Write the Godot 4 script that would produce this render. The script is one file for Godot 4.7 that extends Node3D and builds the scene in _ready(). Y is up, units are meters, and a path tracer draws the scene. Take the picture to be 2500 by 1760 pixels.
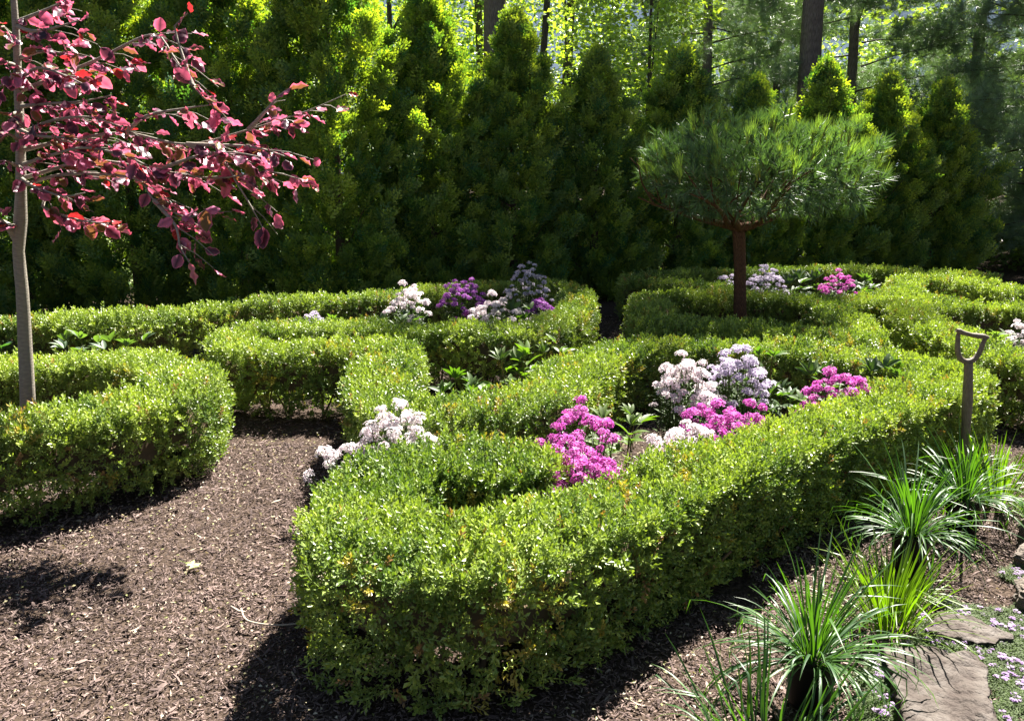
extends Node3D

var R := RandomNumberGenerator.new()
var M := {}
var taken := {}

# ---------------------------------------------------------------- helpers
class Mb:
	var P := PackedVector3Array()
	var C := PackedColorArray()
	var N := PackedVector3Array()
	var I := PackedInt32Array()
	var c := Color(1, 1, 1)
	func v(p: Vector3, col = null) -> int:
		P.append(p)
		C.append(c if col == null else col)
		return P.size() - 1
	func t(a: int, b: int, d: int) -> void:
		I.append(a); I.append(b); I.append(d)
	func q(a: int, b: int, d: int, e: int) -> void:
		t(a, b, d); t(a, d, e)
	func smooth() -> void:
		N.resize(P.size())
		N.fill(Vector3.ZERO)
		for k in range(0, I.size(), 3):
			var a := P[I[k]]
			var n := (P[I[k + 2]] - a).cross(P[I[k + 1]] - a)
			N[I[k]] += n; N[I[k + 1]] += n; N[I[k + 2]] += n
		for k in N.size():
			N[k] = N[k].normalized() if N[k].length() > 1e-12 else Vector3.UP
	func mesh(is_smooth := false) -> ArrayMesh:
		var arr := []
		arr.resize(Mesh.ARRAY_MAX)
		arr[Mesh.ARRAY_VERTEX] = P
		arr[Mesh.ARRAY_COLOR] = C
		arr[Mesh.ARRAY_INDEX] = I
		if is_smooth:
			smooth()
			arr[Mesh.ARRAY_NORMAL] = N
		var m := ArrayMesh.new()
		m.add_surface_from_arrays(Mesh.PRIMITIVE_TRIANGLES, arr)
		return m
	# a round tube through points with radii
	func tube(pts: Array, rad: Array, sides := 7, cap := true, rough := 0.0) -> void:
		var ref := Vector3(0.31, 0.2, 0.93).normalized()
		var first := P.size()
		for i in pts.size():
			var d: Vector3 = (pts[mini(i + 1, pts.size() - 1)] - pts[maxi(i - 1, 0)]).normalized()
			var u := d.cross(ref)
			if u.length() < 0.05:
				u = d.cross(Vector3.RIGHT)
			u = u.normalized()
			var w := d.cross(u)
			for k in sides:
				var a := TAU * k / sides
				var rr: float = rad[i] * (1.0 + rough * sin(k * 2.4 + i * 1.7) * cos(k * 5.1 - i * 0.6))
				v(pts[i] + (u * cos(a) + w * sin(a)) * rr)
		for i in pts.size() - 1:
			for k in sides:
				var k2 := (k + 1) % sides
				var a0 := first + i * sides
				q(a0 + k, a0 + k2, a0 + sides + k2, a0 + sides + k)
		if cap:
			for e in 2:
				var at := first + (pts.size() - 1) * sides * e
				var m := v(pts[(pts.size() - 1) * e])
				for k in sides:
					t(m, at + k, at + (k + 1) % sides)
	# a folded pointed leaf: base at o, along a, across b, normal n
	func leaf(o: Vector3, a: Vector3, b: Vector3, n: Vector3, len_: float, wid: float, c1: Color, c2: Color, fold := 0.22) -> void:
		var i0 := v(o, c1)
		var m := o + a * len_ * 0.55
		var i1 := v(m + b * wid * 0.5 + n * wid * fold, c1)
		var i2 := v(m - b * wid * 0.5 + n * wid * fold, c1)
		var i3 := v(o + a * len_ - n * len_ * 0.08, c2)
		var i4 := v(m, c1)
		t(i0, i1, i4); t(i1, i3, i4); t(i3, i2, i4); t(i2, i0, i4)

func rnd(a: float, b: float) -> float:
	return R.randf_range(a, b)

func rdir() -> Vector3:
	var z := rnd(-1, 1)
	var a := rnd(0, TAU)
	var r := sqrt(1 - z * z)
	return Vector3(r * cos(a), z, r * sin(a))

func numbered(called: String) -> String:
	taken[called] = taken.get(called, -1) + 1
	return called if taken[called] == 0 else "%s_%03d" % [called, taken[called]]

func thing(called: String, label: String, category: String, group := "", at := Vector3.ZERO) -> Node3D:
	var o := Node3D.new()
	o.name = numbered(called)
	add_child(o, true)
	o.position = at
	tag(o, label, category, group)
	return o

func tag(o: Node, label: String, category: String, group := "", kind := "") -> void:
	if label: o.set_meta("label", label)
	if category: o.set_meta("category", category)
	if group: o.set_meta("group", group)
	if kind: o.set_meta("kind", kind)

func obj(called: String, mesh: Mesh, mat: Material, parent: Node = null, kind := "") -> MeshInstance3D:
	var o := MeshInstance3D.new()
	o.mesh = mesh
	o.material_override = mat
	o.name = numbered(called) if parent == null else called
	(self if parent == null else parent).add_child(o, true)
	if kind: o.set_meta("kind", kind)
	return o

func many(called: String, mesh: Mesh, mat: Material, xs: Array, cols: Array, parent: Node = null) -> MultiMeshInstance3D:
	var mm := MultiMesh.new()
	mm.transform_format = MultiMesh.TRANSFORM_3D
	mm.use_colors = true
	mm.mesh = mesh
	mm.instance_count = xs.size()
	for i in xs.size():
		mm.set_instance_transform(i, xs[i])
		mm.set_instance_color(i, cols[i])
	var o := MultiMeshInstance3D.new()
	o.multimesh = mm
	o.material_override = mat
	o.name = numbered(called) if parent == null else called
	(self if parent == null else parent).add_child(o, true)
	o.set_meta("kind", "stuff")
	return o

# basis whose y is `up`, rolled at random
func frame(up: Vector3, roll: float, s: float) -> Basis:
	var y := up.normalized()
	var x := y.cross(Vector3(0.13, 0.31, 0.94))
	if x.length() < 0.05:
		x = y.cross(Vector3.RIGHT)
	x = x.normalized().rotated(y, roll)
	return Basis(x * s, y * s, x.cross(y) * s)

func spline(pts: Array, step: float) -> Array:
	var out := []
	for i in pts.size() - 1:
		var a: Vector3 = pts[i - 1] if i > 0 else pts[0] * 2.0 - pts[1]
		var b: Vector3 = pts[i]
		var c: Vector3 = pts[i + 1]
		var d: Vector3 = pts[i + 2] if i + 2 < pts.size() else c * 2.0 - b
		var n := maxi(1, int(b.distance_to(c) / step))
		for k in n:
			out.append(b.cubic_interpolate(c, a, d, float(k) / n))
	out.append(pts[pts.size() - 1])
	return out

func noise(s: int, f: float, oct := 2) -> FastNoiseLite:
	var n := FastNoiseLite.new()
	n.seed = s
	n.frequency = f
	n.fractal_octaves = oct
	return n

func noise_tex(s: int, f: float, lo: Color, hi: Color, mid = null, normal := false, oct := 4) -> NoiseTexture2D:
	var t := NoiseTexture2D.new()
	t.width = 512; t.height = 512
	t.seamless = true
	t.noise = noise(s, f, oct)
	t.as_normal_map = normal
	if not normal:
		var g := Gradient.new()
		g.set_color(0, lo.linear_to_srgb()); g.set_color(1, hi.linear_to_srgb())
		if mid != null:
			g.add_point(0.5, mid.linear_to_srgb())
		t.color_ramp = g
	return t

func cracks(s: int) -> NoiseTexture2D:
	var t := noise_tex(s, 0.012, Color(0, 0, 0), Color(1, 1, 1), null, false, 6)
	var n: FastNoiseLite = t.noise
	n.fractal_type = FastNoiseLite.FRACTAL_RIDGED
	n.fractal_gain = 0.62
	t.invert = true
	return t

func vmat(called: String, rough: float, back := Color(0, 0, 0), spec := 0.5) -> StandardMaterial3D:
	var m := StandardMaterial3D.new()
	m.resource_name = called
	m.vertex_color_use_as_albedo = true
	m.roughness = rough
	m.metallic_specular = spec
	m.cull_mode = BaseMaterial3D.CULL_DISABLED
	if back != Color(0, 0, 0):
		m.backlight_enabled = true
		m.backlight = back
	M[called] = m
	return m

func tmat(called: String, rough: float, tex: Texture2D, scale: float, bump: Texture2D = null, height := 0.0, stretch := Vector3.ONE) -> StandardMaterial3D:
	var m := StandardMaterial3D.new()
	m.resource_name = called
	m.roughness = rough
	m.albedo_texture = tex
	m.uv1_triplanar = true
	m.uv1_scale = stretch * scale
	if bump:
		m.heightmap_enabled = true
		m.heightmap_texture = bump
		m.heightmap_scale = height
	M[called] = m
	return m

# ---------------------------------------------------------------- meshes shared by plants
func box_sprig(seed_: int) -> ArrayMesh:
	var m := Mb.new()
	R.seed = seed_
	m.c = Color(1.5, 1.0, 0.9)
	var n := 8
	var bend := Vector3(rnd(-0.25, 0.25), 0, rnd(-0.25, 0.25))
	var pts := []
	for k in 4:
		var u := k / 3.0
		pts.append(Vector3(0, 0.085 * u, 0) + bend * 0.085 * u * u)
	m.tube(pts, [0.0016, 0.0014, 0.0012, 0.0008], 3, false)
	for k in n:
		var u := (k + 0.6) / n
		var p := Vector3(0, 0.088 * u, 0) + bend * 0.088 * u * u
		var turn := k * PI / 2 + rnd(-0.4, 0.4)
		for s in 2:
			var a := turn + s * PI
			var out := Vector3(cos(a), 0, sin(a))
			var up := lerpf(0.35, 1.5, u * u) + rnd(-0.25, 0.25)
			var dir := (out + Vector3.UP * up).normalized()
			var b := Vector3.UP.cross(out).normalized()
			b = b.rotated(dir, rnd(-0.5, 0.5))
			var nn := b.cross(dir)
			var g := rnd(0.78, 1.15)
			var tip := Color(1.2, 1.15, 0.95) if k >= n - 2 else Color(0.92, 0.95, 1.0)
			m.leaf(p, dir, b, nn, rnd(0.016, 0.023), rnd(0.0095, 0.012), tip * g, tip * g * 1.05)
	return m.mesh()

func thuja_spray(seed_: int) -> ArrayMesh:
	var m := Mb.new()
	R.seed = seed_
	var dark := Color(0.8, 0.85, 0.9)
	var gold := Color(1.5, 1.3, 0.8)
	var L := 0.17
	var sway := rnd(-0.3, 0.3)
	var axis := func(u: float) -> Vector3: return Vector3(sway * L * u * u, L * u, 0.03 * sin(u * 2.5))
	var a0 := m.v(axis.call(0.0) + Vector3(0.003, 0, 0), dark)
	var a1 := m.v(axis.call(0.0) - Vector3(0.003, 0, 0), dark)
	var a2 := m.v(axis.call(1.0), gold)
	m.t(a0, a1, a2)
	for k in 8:
		var u := 0.06 + 0.84 * k / 7.0
		var s := 1.0 if k % 2 else -1.0
		var o: Vector3 = axis.call(u)
		var ln := L * (0.52 * (1.0 - u) + 0.14) * rnd(0.8, 1.2)
		var ang := rnd(0.55, 0.85)
		var d := Vector3(s * sin(ang), cos(ang), rnd(-0.25, 0.25)).normalized()
		var side := Vector3(-d.y, d.x, 0).normalized()
		for j in 3:
			# scale-leaf branchlets, each a slim diamond
			var w := j / 3.0
			var p := o + d * ln * w
			var dd := (d + side * (0.6 if j % 2 else -0.6) * (0.0 if j == 2 else 1.0)).normalized()
			var l2 := ln * (0.5 if j < 2 else 0.45)
			var b := Vector3(-dd.y, dd.x, rnd(-0.4, 0.4)).normalized()
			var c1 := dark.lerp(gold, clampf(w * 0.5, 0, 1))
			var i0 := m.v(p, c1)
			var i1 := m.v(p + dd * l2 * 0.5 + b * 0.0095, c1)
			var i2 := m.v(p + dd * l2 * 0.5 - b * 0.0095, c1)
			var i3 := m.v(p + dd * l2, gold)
			m.t(i0, i1, i2); m.t(i1, i3, i2)
	return m.mesh()

func needle_tuft(seed_: int, n: int, len_: float, spread: float, wid: float) -> ArrayMesh:
	var m := Mb.new()
	R.seed = seed_
	m.c = Color(0.9, 0.6, 0.4)
	m.tube([Vector3.ZERO, Vector3(0, len_ * 0.6, 0)], [wid * 1.1, wid * 0.8], 3, false)
	for k in n:
		var u := rnd(0.0, 0.6)
		var a := rnd(0, TAU)
		var open := spread * rnd(0.6, 1.1) * (1.0 - u * 0.7)
		var d := Vector3(cos(a) * sin(open), cos(open), sin(a) * sin(open))
		var b := d.cross(rdir()).normalized()
		var p := Vector3(0, len_ * u, 0)
		var l := len_ * rnd(0.75, 1.1)
		var droop := Vector3(0, -0.12 * l * sin(open), 0)
		var g := rnd(0.75, 1.15)
		var c1 := Color(g, g, g)
		var i0 := m.v(p - b * wid * 0.5, c1)
		var i1 := m.v(p + b * wid * 0.5, c1)
		var i2 := m.v(p + d * l + droop, c1 * 1.15)
		m.t(i0, i1, i2)
	return m.mesh()

func leaf_clump(seed_: int, n: int, rad: float, len_: float, wid: float) -> ArrayMesh:
	var m := Mb.new()
	R.seed = seed_
	for k in n:
		var p := rdir() * rad * pow(rnd(0, 1), 0.5)
		p.y *= 0.55
		var d := Vector3(rnd(-1, 1), rnd(-0.6, 0.25), rnd(-1, 1)).normalized()
		var b := d.cross(Vector3.UP + rdir() * 0.6).normalized()
		var g := rnd(0.75, 1.2)
		m.leaf(p, d, b, b.cross(d), len_ * rnd(0.75, 1.2), wid * rnd(0.8, 1.1), Color(g, g, g), Color(g, g, g))
	return m.mesh()

func blade(seed_: int, len_: float, wid: float, lean: float, droop: float) -> ArrayMesh:
	# a strap leaf rising from the origin, leaning towards +x and arching over
	var m := Mb.new()
	R.seed = seed_
	var n := 8
	var p := Vector3.ZERO
	var ang := lean
	var tw := rnd(-0.5, 0.5)
	var kink := rnd(0.5, 0.8) if rnd(0, 1) < 0.25 else 9.0
	var g := rnd(0.85, 1.12)
	for k in n + 1:
		var u := float(k) / n
		var d := Vector3(sin(ang), cos(ang), 0.12 * sin(u * 3.0 + tw))
		var b := Vector3(0, 0, 1).rotated(d.normalized(), tw * u * 2.0)
		var nn := b.cross(d).normalized()
		var w := wid * (0.75 + 0.5 * u) * minf(1.0, pow((1.0 - u) * 2.6, 0.7)) * 0.5 + 0.0003
		var c1 := Color(g, g, g) * lerpf(0.9, 1.05, u)
		if u > 0.93:
			c1 = Color(1.3, 1.05, 0.6)
		m.v(p + b * w + nn * w * 0.35, c1)
		m.v(p, c1)
		m.v(p - b * w + nn * w * 0.35, c1)
		p += d * len_ / n
		ang += droop / n * (0.4 + 1.4 * u) + (0.9 if u < kink and u + 1.0 / n >= kink else 0.0)
	for k in n:
		var a := k * 3
		m.q(a, a + 1, a + 4, a + 3)
		m.q(a + 1, a + 2, a + 5, a + 4)
	return m.mesh(true)

func flower_head(seed_: int, rad: float, florets: int, petal: Color, eye: Color) -> ArrayMesh:
	var m := Mb.new()
	R.seed = seed_
	var green := Color(0.12, 0.17, 0.05)
	for f in florets:
		var u := (f + 0.5) / florets
		var up := 1.0 - u * 1.15
		var a := f * 2.39996 + rnd(-0.25, 0.25)
		var rr := sqrt(maxf(0.0, 1.0 - up * up))
		var d := Vector3(rr * cos(a), up, rr * sin(a))
		var p := d * rad * rnd(0.7, 1.3) * Vector3(1.0, 0.7, 1.0)
		var face := (d + Vector3(0, 0.25, 0) + rdir() * 0.35).normalized()
		var x := face.cross(rdir()).normalized()
		var y := face.cross(x)
		var r := rnd(0.011, 0.015)
		# calyx tube
		m.c = green
		m.tube([p - face * 0.016, p], [0.0012, 0.0016], 3, false)
		var g := rnd(0.86, 1.06)
		var mid := m.v(p - face * 0.001, eye)
		var tw := rnd(0, TAU)
		for k in 5:
			var t0 := tw + TAU * k / 5.0
			var e := func(ang: float, dist: float, lift: float) -> int:
				return m.v(p + (x * cos(ang) + y * sin(ang)) * r * dist + face * lift, petal * g)
			var i1: int = e.call(t0 - 0.5, 0.75, 0.001)
			var i2: int = e.call(t0 - 0.22, 1.05, rnd(-0.002, 0.002))
			var i3: int = e.call(t0 + 0.22, 1.05, rnd(-0.002, 0.002))
			var i4: int = e.call(t0 + 0.5, 0.75, 0.001)
			m.t(mid, i1, i2); m.t(mid, i2, i3); m.t(mid, i3, i4)
	return m.mesh()

func compound_leaf(seed_: int, lobes: int, len_: float, wid: float) -> ArrayMesh:
	# stalk along +y leaning to +x, pointed leaflets fanned at its end
	var m := Mb.new()
	R.seed = seed_
	m.c = Color(1.1, 0.8, 0.6)
	var e := Vector3(len_ * 0.35, len_ * 0.45, 0)
	m.tube([Vector3.ZERO, e * 0.5 + Vector3(0, 0.012, 0), e], [0.0028, 0.0022, 0.0016], 4, false)
	for k in lobes:
		var a := (float(k) / maxf(1, lobes - 1) - 0.5) * 2.5 + rnd(-0.12, 0.12)
		var d := Vector3(cos(a), rnd(0.45, 1.25), sin(a)).normalized()
		var b := d.cross(Vector3.UP).normalized().rotated(d, rnd(-0.6, 0.6))
		var nn := b.cross(d)
		var L := len_ * rnd(0.7, 1.0)
		var g := rnd(0.85, 1.1)
		var row := []
		for j in 6:
			var u := j / 5.0
			var w := wid * (sin(PI * pow(u, 0.8)) + (0.0 if j == 5 or j == 0 else 0.06)) * 0.5
			var p := e + d * L * u - Vector3(0, 0.28 * L * u * u, 0)
			row.append([m.v(p + b * w + nn * w * 0.4, Color(g, g, g)), m.v(p, Color(g, g, g) * 1.15), m.v(p - b * w + nn * w * 0.4, Color(g, g, g))])
		for j in 5:
			m.q(row[j][0], row[j][1], row[j + 1][1], row[j + 1][0])
			m.q(row[j][1], row[j][2], row[j + 1][2], row[j + 1][1])
	return m.mesh(true)

func beech_leaf(seed_: int, body: Color, rim: Color, curl: float, rim_w: float) -> ArrayMesh:
	# ovate wavy leaf of length 1 along +y, pale wavy margin
	var m := Mb.new()
	R.seed = seed_
	var rows := 8
	var ph := rnd(0, TAU)
	m.c = body * 0.7
	m.tube([Vector3(0, -0.16, 0.01), Vector3(0, 0.02, 0)], [0.012, 0.014], 3, false)
	var st := m.P.size()
	var xs := [-1.0, -0.62, 0.0, 0.62, 1.0]
	for j in rows + 1:
		var u := float(j) / rows
		var w := 0.34 * pow(sin(PI * pow(u, 0.82)), 0.75) + 0.004
		for x in xs:
			var wave: float = sin(u * 15.0 + ph + x * 1.5) * 0.085 * absf(x) * sin(PI * u)
			var z: float = wave + curl * x * x * w * 0.8 + 0.25 * curl * u * u
			var edge: float = clampf((absf(x) - rim_w) / 0.25, 0, 1)
			if u > 0.88: edge = maxf(edge, 0.6)
			var vein := 0.85 + 0.15 * float(j % 2)
			m.v(Vector3(x * w * rnd(0.94, 1.06), u, z), (body * vein).lerp(rim, edge) if x != 0.0 else body * 0.8)
	for j in rows:
		for k in 4:
			var a := st + j * 5 + k
			m.q(a, a + 1, a + 6, a + 5)
	return m.mesh(true)

# ---------------------------------------------------------------- builders
var sprigs := []
var hedge_paths := []

func hedge(called_label: String, flat: Array, width: float, height: float, dens: float, scale_: float, yellow: float) -> Node3D:
	var pts := []
	for p in flat:
		pts.append(Vector3(p.x, 0, p.y))
	var path := spline(pts, 0.08)
	hedge_paths.append([path, width * 0.5])
	var root := thing("boxwood_hedge", called_label, "hedge", "clipped boxwood hedges of the knot garden", path[path.size() / 2])
	var off: Vector3 = root.position
	var hw := width * 0.5
	var n := path.size()
	var dirs := []
	for i in n:
		dirs.append((path[mini(i + 1, n - 1)] - path[maxi(i - 1, 0)]).normalized())
	# woody inside: a swept, rounded body set well behind the leaves
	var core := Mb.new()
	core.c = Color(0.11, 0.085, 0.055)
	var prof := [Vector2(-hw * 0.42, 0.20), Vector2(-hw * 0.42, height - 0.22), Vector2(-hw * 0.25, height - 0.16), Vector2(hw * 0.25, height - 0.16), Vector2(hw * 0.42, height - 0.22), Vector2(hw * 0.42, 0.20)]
	var wob := noise(5, 2.3)
	for i in n:
		var side: Vector3 = Vector3(-dirs[i].z, 0, dirs[i].x)
		var pos: Vector3 = path[i]
		for q in prof:
			var p: Vector3 = pos + side * q.x + Vector3(0, q.y, 0)
			core.v(p - off + side * wob.get_noise_3dv(p * 3.0) * 0.03 + Vector3(0, wob.get_noise_3dv(p * 4.0) * 0.04, 0))
	for i in n - 1:
		for k in 6:
			core.q(i * 6 + k, i * 6 + (k + 1) % 6, i * 6 + 6 + (k + 1) % 6, i * 6 + 6 + k)
	for e in [0, n - 1]:
		for k in 4:
			core.t(e * 6, e * 6 + k + 1, e * 6 + k + 2)
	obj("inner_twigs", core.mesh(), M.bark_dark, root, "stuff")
	# stems at the foot
	var stems := Mb.new()
	stems.c = Color(0.16, 0.115, 0.07)
	var run := 0.0
	for i in range(1, n):
		run += path[i].distance_to(path[i - 1])
		if run > 0.16:
			run = 0.0
			var side: Vector3 = Vector3(-dirs[i].z, 0, dirs[i].x)
			var base: Vector3 = path[i] + side * rnd(-0.08, 0.08) - off
			for k in 3:
				var o: Vector3 = side * rnd(-0.16, 0.16) + dirs[i] * rnd(-0.1, 0.1)
				stems.tube([base, base + o * 0.35 + Vector3(0, 0.07, 0), base + o + Vector3(0, 0.22, 0)], [0.011, 0.008, 0.005], 5, false)
	obj("stems", stems.mesh(true), M.bark_plain, root, "stuff")
	# leaves
	var lens := [0.0]
	for i in range(1, n):
		lens.append(lens[i - 1] + path[i].distance_to(path[i - 1]))
	var total: float = lens[n - 1]
	var top_w := width
	var per := 2.0 * height + top_w
	var count := int(dens * (total + width) * per)
	var bulge := noise(11, 1.1)
	var knob := noise(12, 6.5, 2)
	var tone := noise(23, 0.55, 3)
	var patch := noise(37, 2.2, 2)
	var xs := [[], []]
	var cs := [[], []]
	var i := 0
	var rc := 0.06
	hw -= 0.028 * scale_
	height -= 0.034 * scale_
	for k in count:
		var s := rnd(-hw, total + hw)
		var pos: Vector3
		var d: Vector3
		var out: Vector3
		var u := rnd(0, per)
		var cap := false
		if s < 0.0 or s > total:
			cap = true
			var e := 0 if s < 0.0 else n - 1
			pos = path[e]
			d = dirs[e] * (-1.0 if s < 0.0 else 1.0)
			# squarish end: clamp a half circle outwards
			var a := rnd(-PI / 2, PI / 2)
			var side0 := Vector3(-d.z, 0, d.x)
			out = (d * cos(a) + side0 * sin(a)).normalized()
		else:
			i = lens.bsearch(s) - 1
			i = clampi(i, 0, n - 2)
			var f: float = (s - lens[i]) / maxf(1e-5, lens[i + 1] - lens[i])
			pos = path[i].lerp(path[i + 1], f)
			d = dirs[i].lerp(dirs[i + 1], f)
			out = Vector3(-d.z, 0, d.x)
			if R.randf() < 0.5:
				out = -out
		var x: float
		var y: float
		var nrm: Vector3
		if u < 2.0 * height:
			y = 0.035 + (height - 0.035) * pow(R.randf(), 0.9)
			x = hw
		else:
			x = hw * (sqrt(R.randf()) if cap else R.randf())
			y = height
		if x > hw - rc and y > height - rc:
			var ax := x - (hw - rc)
			var ay := y - (height - rc)
			var l := sqrt(ax * ax + ay * ay)
			if l > rc:
				x = hw - rc + ax / l * rc
				y = height - rc + ay / l * rc
			nrm = (out * ax + Vector3.UP * ay).normalized()
		elif y >= height - rc:
			nrm = Vector3.UP
		else:
			nrm = out
		# the foot draws in a little
		if y < 0.14:
			x -= (0.14 - y) * 0.25
			if R.randf() < 0.2: continue
		var p: Vector3 = pos + out * x + Vector3(0, y, 0)
		if nrm.y < 0.5 and knob.get_noise_3d(p.x, p.y, p.z + 40.0) < -0.18 and R.randf() < 0.6: continue
		if y < height - 0.04 or cap:
			var inside := false
			for j in range(0, n, 2):
				if absi(j - i) > 3 or cap:
					var q: Vector3 = path[j]
					var dx := p.x - q.x
					var dz := p.z - q.z
					if dx * dx + dz * dz < (hw - 0.05) * (hw - 0.05):
						inside = true
						break
			if inside and not (cap and y >= height - 0.04):
				continue
		var bl := bulge.get_noise_3d(p.x, p.y * 0.8, p.z)
		p += nrm * (bl * 0.055 + knob.get_noise_3dv(p) * 0.03 + (rnd(-0.032, 0.014) if R.randf() < 0.75 else rnd(-0.12, -0.02)) * (1.0 if R.randf() < 0.85 else 1.8))
		var up_bias := 0.55 if nrm.y < 0.5 else 0.9
		var axis := (nrm * 0.7 + Vector3.UP * up_bias + rdir() * 0.85).normalized()
		var sc := scale_ * rnd(0.8, 1.25)
		if R.randf() < 0.025:
			p += axis * 0.03
		var tn := tone.get_noise_3dv(p) * 0.4 + patch.get_noise_3dv(p) * 0.5 + rnd(-0.35, 0.35) + yellow
		var g := Color(0.105, 0.180, 0.040).lerp(Color(0.375, 0.460, 0.095), clampf(0.5 + tn, 0.0, 1.0))
		var z := R.randf()
		if patch.get_noise_3d(p.x + 9.0, p.y, p.z) > 0.33 and z < 0.22:
			g = Color(0.42, 0.34, 0.07)
		elif z < 0.012:
			g = Color(0.34, 0.20, 0.08)
		var w := k % 2
		xs[w].append(Transform3D(frame(axis, rnd(0, TAU), sc), p - axis * 0.06 * sc - off))
		cs[w].append(g)
	for w in 2:
		many("foliage", sprigs[w], M.box_leaf, xs[w], cs[w], root)
	return root

func thuja(label: String, at: Vector3, h: float, rad: float, seed_: int) -> void:
	R.seed = seed_
	var root := thing("arborvitae_tree", label, "conifer", "arborvitae screen behind the garden", at)
	var tr := Mb.new()
	tr.c = Color(0.13, 0.09, 0.065)
	tr.tube([Vector3.ZERO, Vector3(0.02, h * 0.3, 0), Vector3(-0.01, h * 0.6, 0.01), Vector3(0, h * 0.93, 0)], [0.07, 0.055, 0.035, 0.008], 7, false, 0.1)
	for k in 26:
		var y := h * (0.06 + 0.8 * k / 26.0)
		var a := k * 2.4
		var l := rad * (1.0 - y / h) * 0.8 + 0.1
		tr.tube([Vector3(0, y, 0), Vector3(cos(a) * l * 0.5, y + l * 0.25, sin(a) * l * 0.5), Vector3(cos(a) * l, y + l * 0.75, sin(a) * l)], [0.014, 0.009, 0.004], 4, false)
	obj("trunk", tr.mesh(true), M.bark_plain, root)
	var xs := [[], []]
	var cs := [[], []]
	var lumps := noise(seed_, 0.9)
	var fans := int(62 * h * rad / 0.62)
	for f in fans:
		var v := pow((f + 0.5) / fans, 1.0)
		v = pow(v, 1.12) * 0.995
		var y := h * (0.03 + 0.97 * v)
		var prof := rad * minf(1.0, 0.80 + v * 1.2) * pow(clampf((1.0 - v) / 0.45, 0.0, 1.0), 0.85) + 0.03
		var a := f * 2.39996 + rnd(-0.3, 0.3)
		var out := Vector3(cos(a), 0, sin(a))
		var rr := prof * (0.88 + 0.55 * lumps.get_noise_3d(out.x * 1.4, y * 1.2, out.z * 1.4)) * rnd(0.76, 1.24)
		var tip := Vector3(out.x * rr, y, out.z * rr)
		var fan_up := (out * rnd(0.45, 0.8) + Vector3.UP * 0.75 + rdir() * 0.25).normalized()
		if v > 0.93:
			fan_up = (Vector3.UP + rdir() * 0.35).normalized()
		var across := fan_up.cross(out + rdir() * 0.2).normalized()
		var L := rnd(0.26, 0.42) * lerpf(1.0, 0.65, v)
		var n := int(rnd(15, 23))
		var tone := rnd(-0.2, 0.2)
		for k in n:
			var u := sqrt(R.randf())
			var w := rnd(-1, 1)
			var p := tip - fan_up * L * (1.0 - u) + across * w * L * 0.42 * (1.15 - u * 0.7) + out * rnd(-0.06, 0.04) - out * absf(w) * 0.05
			var ax := (fan_up + across * w * 0.7 + rdir() * 0.35 + Vector3(0, 0.1, 0)).normalized()
			var t := clampf(rnd(0, 0.75) + tone, 0.0, 1.0)
			var c := Color(0.080, 0.205, 0.095).lerp(Color(0.53, 0.62, 0.13), t)
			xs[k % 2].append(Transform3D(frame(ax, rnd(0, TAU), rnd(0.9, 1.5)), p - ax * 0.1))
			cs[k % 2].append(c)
	# the shaded inner growth
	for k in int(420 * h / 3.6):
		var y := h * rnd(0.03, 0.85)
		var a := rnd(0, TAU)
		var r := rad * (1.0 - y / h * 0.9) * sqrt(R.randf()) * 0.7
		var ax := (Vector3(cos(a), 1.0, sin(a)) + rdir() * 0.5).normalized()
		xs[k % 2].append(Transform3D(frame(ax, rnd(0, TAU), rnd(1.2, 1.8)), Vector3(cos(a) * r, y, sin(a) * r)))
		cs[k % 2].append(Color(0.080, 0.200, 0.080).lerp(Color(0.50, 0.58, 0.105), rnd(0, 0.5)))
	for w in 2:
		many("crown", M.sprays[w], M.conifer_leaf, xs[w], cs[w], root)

func forest_trunk(m: Mb, h: float, r: float, lean: Vector3, wig: float, s0 := 9) -> Array:
	var pts := []
	var rad := []
	for k in 9:
		var u := k / 8.0
		pts.append(Vector3(sin(u * 5.0 + h) * wig, h * u, cos(u * 4.0 + r * 9.0) * wig) + lean * u)
		rad.append(r * (1.0 - 0.62 * u) * (1.25 if k == 0 else 1.0))
	m.tube(pts, rad, s0 + 3, false, 0.05)
	return pts

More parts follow.
